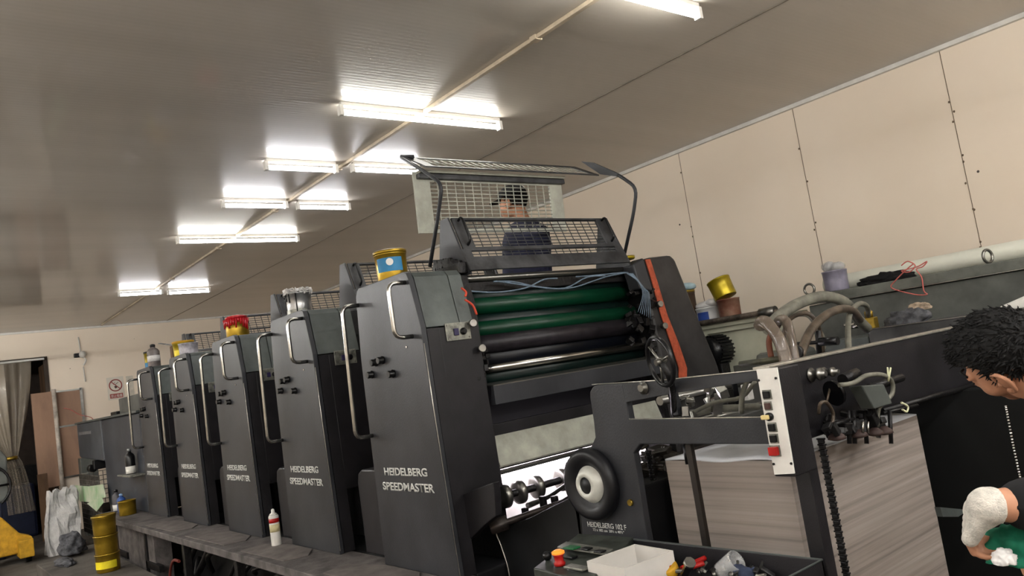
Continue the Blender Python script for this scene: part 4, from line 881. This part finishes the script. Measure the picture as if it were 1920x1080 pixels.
for i in range(26):
    a = random.uniform(1268, 1440); b = random.uniform(1070, 1080)
    if i % 3 == 0: m_ = MB().lathe([(.011, 0), (.011, .012), (.005, .013), (.005, .05)], td(a, b, .74 + .02 * random.random()), (random.uniform(-1, 1), random.uniform(-1, 1), .3), 6); nm, lb, mt_ = 'bolt', 'loose steel bolt in the heap in the tool tray', M['steel']
    elif i % 3 == 1: m_ = MB().lathe([(.006, 0), (.012, 0), (.012, .01), (.006, .01)], td(a, b, .74 + .02 * random.random()), (random.uniform(-1, 1), random.uniform(-1, 1), 1), 6); nm, lb, mt_ = 'nut', 'loose iron nut in the heap in the tool tray', M['iron']
    else: m_ = MB().obox(td(a, b, .74 + .02 * random.random()), (.05, .02, .02), (random.random(), random.random(), random.random() * 3), .004); nm, lb, mt_ = 'metal_fitting', 'small dark metal fitting in the heap in the tool tray', M['iron']
    tag(m_.build(nm, mt_), lb, nm.replace('_', ' '), 'loose %ss in the tool tray' % nm.replace('_', ' '))

# ================================================================== RIGHT BACKGROUND
# pipe bench with tubs
t = empty('pipe_bench', (-3.2, 4.6, 0), 'white bench with a grimy pipe rail, right of the nearest tower', 'bench')
BY = 4.6; zb = 1.645
MB().tube(round_path([(-3.62, BY, zb), (-2.98, BY, zb), (-2.88, BY, zb - .02), (-2.86, BY, zb - .12)], .05), .02, 12, False).build('pipe_rail', mat('grimy pipe', rgb(120, 108, 96), .5, .2, .35, 20), t)
MB().lathe([(.032, -.05), (.034, 0), (.034, .07)], (-3.0, BY, zb), (1, 0, 0), 16).build('elbow_joint', M['steel'], t)
cp_ = mat('cream panel', rgb(196, 196, 176), .5, 0, .06, 4)
MB().box((-3.62, BY + .02, zb - .05), (-2.9, BY + .34, zb - .02), .004).build('shelf', cp_, t)
ring = MB(); ring_plate(ring, (-3.6, BY + .04, 1.0), (.68, 0, 0), (0, 0, .6), .05, .05, .04, -.02); ring.build('frame', cp_, t)
MB().box((-3.62, BY + .07, .0), (-2.9, BY + .1, 1.6), .004).build('back_panel', cp_, t)
MB().lathe([(.006, 0), (.005, .004)], (-3.2, BY + .03, 1.2), (0, -1, 0), 8).build('screw', M['iron'], t)
zs = zb - .02
tin('paint_tub', (-3.55, BY + .1, zs), .085, .13, mat('grey white tub', rgb(200, 200, 200), .5, 0, .08), 'white tub with a blue label and crumpled film on the pipe bench', 'tub', None, (.15, .75, -2.0, -.9), mat('deep blue label', rgb(40, 70, 150), .5))
tag(MB().ball((-3.55, BY + .1, zs + .145), (.09, .08, .035)).ball((-3.49, BY + .08, zs + .16), (.05, .05, .03)).build('crumpled_film', M['ink_w']), 'crumpled white film lying on the tub with the blue label', 'film')
tin('rusty_tin', (-3.36, BY + .1, zs), .08, .165, mat('rusty tin', rgb(120, 66, 50), .5, .2, .2, 8, col2=rgb(150, 120, 100)), 'rusty red brown tin on the pipe bench under the tilted gold tin', 'tin')
tin('gold_tin', (-3.37, BY + .1, zs + .178), .085, .14, M['gold_l'], 'tilted gold tin resting on the rusty tin on the pipe bench', 'tin', tilt=(0, -.32, 0))
tin('brown_tin', (-3.72, BY + .1, zs + .07), .065, .2, mat('brown tin', rgb(92, 74, 60), .5, .2), 'narrow brown tin with pale blue film on it, half behind the nearest tower', 'tin', M['brass'])
tag(MB().ball((-3.71, BY + .1, zs + .31), (.08, .08, .035)).build('blue_film', mat('pale blue film', rgb(170, 196, 206), .4)), 'pale blue film heap on the narrow brown tin', 'film')
tag(MB().box((-3.8, BY, 0), (-3.63, BY + .3, zs + .068), .01).build('tin_stand', M['cab']), 'grey stand half hidden behind the nearest tower under the brown tin', 'stand')
tag(MB().lathe([(.01, 0), (.075, 0), (.08, .006), (.08, .02), (.07, .02), (.068, .01), (.01, .01)], (-3.4, 3.72, 2.112), (0, 0, 1), 28).build('spare_tin_cover', M['gold_l']), 'gold tin lid lying on top of the drive side cover of the nearest tower', 'lid')

# long cabinets by the wall
t = empty('long_cabinet', (-1.6, 4.8, 0), 'long grey cabinet with lid along the right wall', 'cabinet')
CY = 4.6
MB().box((-2.7, CY + .02, 0), (.8, CY + .62, 1.64), .006).build('body', M['cab'], t)
MB().box((-2.72, CY, 1.645), (.82, CY + .64, 1.705), .006).build('lid', mat('cabinet lid', rgb(118, 120, 112), .5, 0, .2, 5), t)
MB().tube([(-2.72, CY - .002, 1.645), (.8, CY - .002, 1.645)], .003, 6, False).build('edge_trim', M['bare'], t)
for xx in (-2.68, -1.62):
    c = Vector((xx, CY + .03, 1.745)); MB().tube([c + Vector((math.cos(a) * .035 * (1 if xx < -2 else .3), (0 if xx < -2 else math.cos(a) * .033), math.sin(a) * .035)) for a in [2 * PI * k / 20 for k in range(20)]], .008, 8, False, True).build('eyebolt', M['steel'], t)
t = empty('front_cabinet', (-1.2, 4.0, 0), 'grey cabinet directly behind the feeder beam', 'cabinet')
MB().box((-2.02, 3.97, 0), (.6, 4.42, 1.455), .006).build('body', mat('scuffed cabinet', rgb(84, 84, 84), .5, 0, .3, 4), t)
MB().box((-2.3, 3.99, 0), (-2.03, 4.4, 1.42), .006).build('end_box', M['press_l'], t)
MB().tube([(-2.02, 3.968, 1.456), (.6, 3.968, 1.456)], .003, 6, False).build('edge_trim', M['bare'], t)
tag(MB().box((-2.75, 4.0, 0), (-2.45, 4.2, 1.4), .03).build('grey_box', M['cab']), 'small grey upright box left of the hoses', 'box')
# white roll
tag(MB().lathe([(.02, 0), (.05, 0), (.055, .02), (.055, 3.6), (.05, 3.62)], (-2.72, CY + .32, 1.76), (1, 0, 0), 28).build('white_roll', mat('white roll', rgb(226, 226, 212), .5, 0, .03)), 'long white roll lying on the lid of the wall cabinet', 'roll')
tag(MB().prism([(-1.5, 4.1, 1.456), (-.9, 4.05, 1.456), (-.9, 4.1, 1.6), (-1.1, 4.12, 1.58)], (0, .2, 0), .01).build('paper_wad', M['white']), 'white folded paper on the cabinet above the bending man', 'paper')
# tub with film
p = (-2.53, CY + .1, 1.707); t = tin('clear_tub', p, .075, .13, mat('violet grey tub', rgb(150, 146, 164), .3, 0, .1, 12), 'violet grey plastic tub with clear film on the wall cabinet', 'tub')
fm = MB()
for i in range(8):
    fm.ball(Vector(p) + Vector((random.uniform(-.05, .07), random.uniform(-.04, .04), .14 + .03 * random.random())), (.035, .03, .03))
fm.build('film', M['clear'], t)
def heap(name, c, size, m, label, cat, n=9, sd=1):
    random.seed(sd); t = bmesh.new(); bmesh.ops.create_icosphere(t, subdivisions=4, radius=1)
    for v in t.verts:
        d = v.co.normalized(); k = 1 + .35 * noise.noise(d * 2.3 + Vector((sd * 7, 0, 0))) + .16 * noise.noise(d * 7 + Vector((sd, 3, 0)))
        v.co = Vector((d.x * size[0] * k, d.y * size[1] * k, max(-.3, d.z * k) * size[2])) + Vector(c)
    for f in t.faces: f.smooth = True
    mb = MB(); mb.merge(t); return tag(mb.build(name, m), label, cat)
heap('grey_bundle', (-10.2, 1.45, .28), (.2, .13, .16), M['grey_rag'], 'dusty grey bundle just behind the stacked gold tins', 'bundle', sd=11)
heap('floor_rag', (-9.7, 1.3, .215), (.3, .08, .04), M['grey_rag'], 'dirty rag lying at the left edge of the low platform', 'rag', sd=12)
heap('black_cloth', (-2.22, CY + .1, 1.72), (.16, .08, .045), M['dark'], 'black crumpled cloth right of the violet tub', 'cloth', sd=2)
heap('grey_rag', (-1.86, 4.1, 1.47), (.11, .07, .06), M['grey_rag'], 'grey crumpled rag on the front cabinet beside the brass valve', 'rag', sd=4)
heap('beige_rag', (-1.82, 4.16, 1.525), (.05, .05, .03), mat('beige rag', rgb(176, 156, 134), .9, 0, .2, 20), 'beige rag lying on the grey rag', 'rag', sd=5)
rp = [(1690, 498), (1702, 490), (1716, 498), (1705, 510), (1690, 508), (1720, 500), (1738, 490), (1730, 500), (1718, 505), (1728, 520), (1732, 545), (1738, 552), (1715, 552), (1672, 540), (1680, 525), (1700, 505), (1712, 495)]
tag(MB().tube([at(a, b, 'Y', CY - .02) for a, b in rp], .0035, 6).build('pink_string', M['rope']), 'tangle of pink string hanging over the wall cabinet lid', 'string')
# brass valve + hoses
t = empty('brass_valve', (-1.98, 4.02, 1.456), 'brass valve with fittings on the front cabinet', 'valve')
p = at(1632, 605, 'Y', 4.02); p.z = 1.456
MB().box(p + Vector((-.03, -.02, 0)), p + Vector((.03, .03, .06)), .005).lathe([(.02, .06), (.022, .09), (.012, .1)], p, (0, 0, 1), 14).build('body', M['brass'], t)
MB().tube([p + Vector((-.03, 0, .025)), p + Vector((-.12, 0, .025))], .014, 10).box(p + Vector((-.14, -.02, .03)), p + Vector((-.08, .02, .045)), .004).build('coupling', M['chrome'], t)
def hose(name, pts, r, m, label, Y0=3.0, Y1=None):
    n = len(pts); P_ = [at(a, b, 'Y', Y0 + ((Y1 if Y1 else Y0) - Y0) * i / (n - 1)) for i, (a, b) in enumerate(pts)]
    return tag(MB().tube(P_, r, 12, sub=6).build(name, m), label, 'hose')
hose('thick_hose', [(1440, 618), (1462, 592), (1500, 568), (1545, 556), (1585, 568), (1610, 600), (1625, 615)], .026, M['hose_g'], 'thick grey hose arching highest over the feeder', 2.9, 3.9)
hose('grey_hose', [(1500, 668), (1520, 620), (1550, 590), (1580, 579), (1600, 584), (1612, 600)], .018, M['hose_br'], 'brownish hose arching beneath the thick grey one', 2.7, 3.6)
hose('thin_hose', [(1592, 662), (1590, 620), (1594, 588), (1610, 570), (1625, 574), (1628, 592)], .0125, M['hose_g'], 'thin grey hose rising to the brass valve', 3.0, 3.98)
hose('coiled_hose', [(1465, 640), (1480, 600), (1510, 587), (1528, 600), (1538, 625), (1543, 660)], .01, M['hose_br'], 'inner looped hose behind the clear tubes', 3.1, 3.2)
hose('coiled_hose', [(1450, 630), (1472, 598), (1510, 590), (1530, 610), (1545, 640), (1540, 665)], .01, M['hose_g'], 'outer looped hose behind the clear tubes', 3.2, 3.3)
hose('clear_tube', [(1424, 612), (1430, 603), (1442, 610), (1462, 640), (1478, 690)], .023, M['tubeclear'], 'wide translucent tube with wires inside, left of the pair', 2.5, 2.45)
hose('clear_tube', [(1448, 622), (1462, 600), (1475, 605), (1484, 640), (1492, 688)], .018, M['tubeclear'], 'narrower translucent tube, right of the pair', 2.6, 2.5)
hose('brown_tube', [(1446, 670), (1442, 640), (1450, 620), (1458, 612)], .012, mat('rust tube', rgb(120, 70, 50), .5), 'rust brown tube behind the translucent pair', 2.8)
t = empty('crank_handle', at(1520, 645, 'Y', 2.9), 'black crank handle pointing right among the hoses', 'crank')
MB().tube([at(1492, 645, 'Y', 2.9), at(1545, 641, 'Y', 2.9)], .008, 10).build('rod', M['iron'], t)
MB().tube([at(1537, 641, 'Y', 2.9), at(1571, 639, 'Y', 2.9)], .017, 12).build('grip', M['black'], t)
MB().tube([at(1534, 620, 'Y', 2.95), at(1536, 668, 'Y', 2.95)], .012, 10).build('upright', M['iron'], t)
t = empty('valve_block', at(1490, 670, 'Y', 2.75), 'dark valve block at the foot of the hoses', 'valve block')
MB().box(at(1478, 652, 'Y', 2.75), at(1508, 692, 'Y', 2.85), .01).build('body', mat('oily brass', rgb(74, 62, 44), .4, .5, .3, 20), t)
MB().lathe([(.03, 0), (.03, .05)], at(1495, 662, 'Y', 2.72), (.3, -1, .1), 16).build('cap', M['iron'], t)
MB().box(at(1455, 632, 'Y', 2.78), at(1475, 655, 'Y', 2.85), .004).build('blue_fitting', mat('navy fitting', rgb(30, 36, 70), .4), t)

# ================================================================== PEOPLE
def frame(c, up, f):
    up = Vector(up).normalized(); f = Vector(f); f = (f - up * f.dot(up)).normalized(); s_ = up.cross(f)     # s = person's left
    m = Matrix(((s_.x, f.x, up.x, c[0]), (s_.y, f.y, up.y, c[1]), (s_.z, f.z, up.z, c[2]), (0, 0, 0, 1)))
    return m
def head_mesh(T):
    """head in local frame: x = left, y = forward, z = up, centre between the ears"""
    mb = MB(); B = lambda c, r: mb.ball(c, r, sub=3)
    B((0, -.015, .035), (.076, .096, .088)); B((0, .02, .0), (.07, .075, .085)); B((0, .035, -.05), (.056, .058, .05)); B((0, .06, -.085), (.032, .032, .026))
    for s_ in (-1, 1):
        B((s_ * .038, .045, -.025), (.032, .042, .034)); B((s_ * .03, .078, .022), (.026, .016, .012)); B((s_ * .052, .0, -.055), (.018, .035, .035))
        B((s_ * .011, .104, -.035), (.01, .01, .009)); B((s_ * .03, .083, .0), (.016, .012, .013))
    mb.tube([(0, .088, .015), (0, .112, -.026)], [.008, .014], 10, False); B((0, .113, -.028), (.0135, .013, .011))
    B((0, .088, -.055), (.024, .014, .008)); B((0, .085, -.068), (.021, .013, .008))
    mb.tube([(0, -.02, -.03), (0, -.035, -.12), (0, -.05, -.18)], .056, 16, False)
    bmesh.ops.transform(mb.bm, matrix=T, verts=mb.bm.verts)
    return mb
def ear_mesh(T, side=1):
    mb = MB(); e = MB()
    pts = [(.074, .008, -.028), (.078, .006, -.034), (.082, -.006, -.030), (.089, -.018, -.008), (.092, -.022, .015), (.088, -.012, .03), (.08, .004, .03), (.076, .012, .015), (.074, .012, .0)]
    e.tube([(side * a, b, c) for a, b, c in pts], .0052, 8); e.ball((side * .078, -.004, -.002), (.006, .016, .026)); e.ball((side * .08, .004, -.028), (.006, .009, .01)); e.tube([(side * .082, -.012, -.015), (side * .085, -.014, .006), (side * .082, -.004, .018)], .004, 6)
    e.ball((side * .078, .012, -.004), (.006, .006, .007))
    bmesh.ops.transform(e.bm, matrix=T, verts=e.bm.verts); return e
def hair_mesh(T, low=-.03, thick=.008, front=.0):
    mb = MB(); t = bmesh.new(); bmesh.ops.create_icosphere(t, subdivisions=5, radius=1)
    dele = []
    for v in t.verts:
        d = v.co.normalized(); c = Vector((0, -.012, .034)); r = Vector((.079, .1, .092)); k = 1 + .07 * noise.noise(d * 9) + .10 * noise.noise(d * 22)
        v.co = c + Vector((d.x * r.x, d.y * r.y, d.z * r.z)) * k + d * thick * max(0, d.z + .3) + Vector((0, 1, .15)) * front * max(0, d.y)
        # hairline: higher on the forehead, lower at the nape
        lim = .072 if d.y > .45 else (.072 + (d.y - .45) * .13 if d.y > -.2 else -.012 + (d.y + .2) * .08)
        if v.co.z < lim and not (d.y > .1 and abs(d.x) > .8 and v.co.z > -.015 and d.y < .32): dele.append(v)
    bmesh.ops.delete(t, geom=dele, context='VERTS')
    for f in t.faces: f.smooth = True
    # short tufts
    random.seed(9); vs = [v for v in t.verts]
    tips = []
    for v in random.sample(vs, min(900, len(vs))):
        d = (v.co - Vector((0, -.01, .02))).normalized(); side = Vector((random.uniform(-.5, .5), random.uniform(.3, 1.1), random.uniform(-.6, .2)))
        tips.append((v.co.copy(), (d * .55 + side).normalized()))
    mb.merge(t)
    for p_, d_ in tips: mb.tube([p_ - d_ * .004, p_ + d_ * random.uniform(.008, .016)], [.0035, .0006], 4, False)
    bmesh.ops.transform(mb.bm, matrix=T, verts=mb.bm.verts); return mb
def hand(mb, wrist, dirv, palmn, curl=.9, s=1.0):
    """palm + five fingers; dirv = towards fingers, palmn = palm normal (fingers curl to it)"""
    d = Vector(dirv).normalized(); n = Vector(palmn); n = (n - d * n.dot(d)).normalized(); w_ = d.cross(n); W0 = Vector(wrist)
    for i in range(4):
        off = (i - 1.5) * .019 * s
        capsule(mb, W0 + w_ * off * .7 + d * .02, W0 + w_ * off + d * .085 * s, .013 * s, .0125 * s, 10)
        base = W0 + w_ * off + d * .088 * s; L = [.042, .03, .022]; k = (.88, 1, .95, .78)[i]; a = 0
        for j, l in enumerate(L):
            a += curl * (.6, .9, .7)[j]; q = base + (d * math.cos(a) + n * math.sin(a)) * l * k * s
            capsule(mb, base, q, .0092 * s - j * .0008, .0085 * s - j * .0009, 10); base = q
    b = W0 + w_ * -.022 * s + d * .025 * s
    q = b + (d * .6 - w_ * .6 + n * .6).normalized() * .045 * s; capsule(mb, b, q, .0135 * s, .011 * s, 10)
    q2 = q + (d * .8 + n * .55).normalized() * .03 * s; capsule(mb, q, q2, .0105 * s, .009 * s, 10)
CR, CDn, CF = right, down, fwd
def camvec(x_, y_, z_): return (CR * x_ + CDn * y_ + CF * z_)
def cp3(px_, py_, d_): return CAMPOS + camvec((px_ - 960) / F * d_, (py_ - 540) / F * d_, d_)

# bending man at the right
hc = cp3(1890, 672, 1.87); th = math.radians(56)
up = camvec(-.80, -.60, 0); fw = camvec(-.60 * math.cos(th), .80 * math.cos(th), math.sin(th))
T = frame(hc, up, fw)
man = empty('person', (-.35, 2.35, 0), 'person in black bending over the right end of the feeder, wearing white gloves', 'person')
mb = head_mesh(T)
nk = T @ Vector((0, -.05, -.17))
# torso, bent forward
chest = nk + camvec(.10, .10, .02); hip = Vector((-.05, 2.75, .95))
body = mb
capsule(body, nk, chest, .06, .10); capsule(body, chest, hip, .15, .15)
shL = chest + camvec(.0, .02, -.17); shR = chest + camvec(.02, .04, .17)
capsule(body, shL, chest, .065, .09); capsule(body, shR, chest, .065, .09)
elb = cp3(1965, 945, 1.5); wr = cp3(1850, 948, 1.5)
capsule(body, shL, elb, .055, .043); capsule(body, elb, wr, .043, .029)
hand(body, wr, camvec(-.05, .72, .55), camvec(.8, .3, -.3), 1.1, .95)
elb2 = cp3(2060, 930, 1.85); wr2 = cp3(1990, 985, 1.75)
capsule(body, shR, elb2, .055, .043); capsule(body, elb2, wr2, .043, .029)
hand(body, wr2, camvec(-.6, .7, 0), camvec(.3, .8, 0), .7)
for s_ in (-1, 1):
    h0 = hip + Vector((s_ * .08, s_ * .05, 0)); k0 = Vector((-.12 + s_ * .1, 2.68 + s_ * .06, .5)); f0 = Vector((-.02 + s_ * .12, 2.78 + s_ * .07, .06))
    capsule(body, h0, k0, .09, .06); capsule(body, k0, f0, .058, .042)
    capsule(body, f0 + Vector((0, 0, -.01)), f0 + Vector((-.13, -.1, -.025)), .04, .033)
bo = body.build('body', M['skin'], man); remesh(bo, .0055, 3)
ear_mesh(T, 1).build('ear', M['skin'], man); ear_mesh(T, -1).build('ear', M['skin'], man)
hair_mesh(T, front=.014).build('hair', M['hair'], man)
ey = MB()
for s_ in (-1, 1):
    ey.tube([T @ Vector((s_ * .012, .1, .03)), T @ Vector((s_ * .03, .098, .036)), T @ Vector((s_ * .05, .08, .03))], .0035, 6)
ey.build('eyebrow', M['hair'], man)
ey = MB()
for s_ in (-1, 1): ey.tube([T @ Vector((s_ * .018, .094, .002)), T @ Vector((s_ * .032, .096, -.001)), T @ Vector((s_ * .044, .088, .002))], .0025, 6)
ey.build('eyelid', M['hair'], man)
sh_ = MB(); n0 = nk + camvec(.04, .05, .0)
capsule(sh_, n0, chest, .07, .125); capsule(sh_, chest, hip, .185, .18); capsule(sh_, shL, chest, .09, .12); capsule(sh_, shR, chest, .09, .12)
capsule(sh_, shL, elb, .078, .06); capsule(sh_, elb, elb.lerp(wr, .38), .06, .052); capsule(sh_, shR, shR.lerp(elb2, .8), .078, .062)
so = sh_.build('shirt', M['shirt'], man); remesh(so, .012, 5)
tr = MB()
for s_ in (-1, 1):
    h0 = hip + Vector((s_ * .08, s_ * .05, 0)); k0 = Vector((-.12 + s_ * .1, 2.68 + s_ * .06, .5)); f0 = Vector((-.02 + s_ * .12, 2.78 + s_ * .07, .1))
    capsule(tr, h0, k0, .12, .085); capsule(tr, k0, f0, .085, .065)
tr.ball(hip, (.18, .18, .15)); remesh(tr.build('trousers', M['shirt'], man), .014, 4)
# gloves
gl = MB(); gd = camvec(-.05, .72, .55).normalized(); gn = camvec(.8, .3, -.3); gn = (gn - gd * gn.dot(gd)).normalized(); gw = gd.cross(gn)
for i in range(4): capsule(gl, wr + gw * (i - 1.5) * .013 + gd * .015, wr + gw * (i - 1.5) * .018 + gd * .075, .0175, .0165, 10)
gl.tube([wr + (elb - wr).normalized() * -.01, wr + (elb - wr).normalized() * .02], [.035, .0365], 18, False); gl.ball(wr, .0365); gl.ball(wr + gd * .02, .035)
remesh(gl.build('glove', M['glove'], man, 'white knit glove'), .0045, 2)
# bead lanyard
bd = MB(); l0, l1, l2 = cp3(1886, 762, 1.80), cp3(1900, 835, 1.76), cp3(1915, 905, 1.72)
LP = catmull([l0, l1, l2], 14)
for p_ in LP: bd.ball(p_, .0032, sub=1)
bd.build('bead_lanyard', M['chrome'], man, 'string of small shiny beads hanging from the neck')
# green cloth in hand
gcc = cp3(1905, 1035, 1.55)
heap('green_cloth', gcc, (.055, .05, .05), M['green'], 'green cloth held in the gloved hands of the bending person', 'cloth', sd=7)
heap('white_rag', cp3(1884, 1050, 1.5), (.02, .02, .02), M['ink_w'], 'small white rag under the green cloth', 'rag', sd=8)

# worker behind the guard
t = empty('person', (-4.12, 3.2, .9), 'person in a dark cap and navy top standing behind the raised mesh guard', 'person')
hc = Vector((-4.1, 3.24, 2.62)); hc = at(962, 384, 'X', -4.1)
T = frame(hc, (-.12, -.05, 1), (-.85, -.35, -.3))
mb = head_mesh(T); nk = T @ Vector((0, -.04, -.17)); ch = nk + Vector((.0, .0, -.12)); hp = Vector((ch.x - .06, ch.y - .06, ch.z - .5))
capsule(mb, nk, ch, .06, .1); capsule(mb, ch, hp, .15, .13)
bp_ = Vector((.8, -.1, 0)).normalized()
for s_ in (-1, 1):
    s0 = ch + bp_ * .17 * s_ + Vector((0, 0, .02)); e0 = s0 + Vector((-.02, 0, -.27)); w0 = e0 + Vector((-.18, .02 * s_, -.12))
    capsule(mb, s0, ch, .06, .09); capsule(mb, s0, e0, .055, .042); capsule(mb, e0, w0, .042, .03); hand(mb, w0, (-.8, 0, -.5), (0, 0, -1), .7)
    h0 = hp + bp_ * .09 * s_; f0 = Vector((h0.x, h0.y, 1.06)); capsule(mb, h0, f0, .09, .05); capsule(mb, f0, f0 + Vector((-.15, 0, -.01)), .04, .035)
bo = mb.build('body', M['skin'], t); remesh(bo, .009, 3)
hair_mesh(T).build('hair', M['hair'], t)
ear_mesh(T, 1).build('ear', M['skin'], t); ear_mesh(T, -1).build('ear', M['skin'], t)
cpm = MB(); tc_ = bmesh.new(); bmesh.ops.create_icosphere(tc_, subdivisions=4, radius=1)
bmesh.ops.delete(tc_, geom=[v for v in tc_.verts if v.co.z < -.02], context='VERTS')
for v in tc_.verts: v.co = Vector((v.co.x * .094, -.01 + v.co.y * .112, .055 + v.co.z * .088))
cpm.merge(tc_); cpm.ball((0, .115, .062), (.062, .06, .006)); bmesh.ops.transform(cpm.bm, matrix=T, verts=cpm.bm.verts)
cpo = cpm.build('cap', M['dark'], t, 'dark cap with pale marks')
lg = MB(); lg.ball((-.06, -.075, .11), (.02, .02, .012)); bmesh.ops.transform(lg.bm, matrix=T, verts=lg.bm.verts); lg.build('cap_mark', M['white'], cpo)
sh_ = MB(); capsule(sh_, ch + Vector((0, 0, .04)), ch, .08, .12); capsule(sh_, ch, hp, .175, .16)
for s_ in (-1, 1):
    s0 = ch + bp_ * .17 * s_ + Vector((0, 0, .02)); e0 = s0 + Vector((-.02, 0, -.27)); w0 = e0 + Vector((-.18, .02 * s_, -.12)); capsule(sh_, s0, ch, .075, .11); capsule(sh_, s0, e0, .072, .06); capsule(sh_, e0, e0.lerp(w0, .8), .06, .045)
remesh(sh_.build('shirt', M['navy'], t), .014, 4)
tr = MB()
for s_ in (-1, 1): h0 = hp + bp_ * .09 * s_; capsule(tr, h0, Vector((h0.x, h0.y, 1.16)), .11, .075)
remesh(tr.build('trousers', M['shirt'], t), .014, 4)
tag(MB().box((-4.42, 2.75, 1.001), (-3.85, 3.69, 1.018), .004).build('standing_board', M['ledge']), 'grey tread board under the standing person between the two nearest towers', 'board')
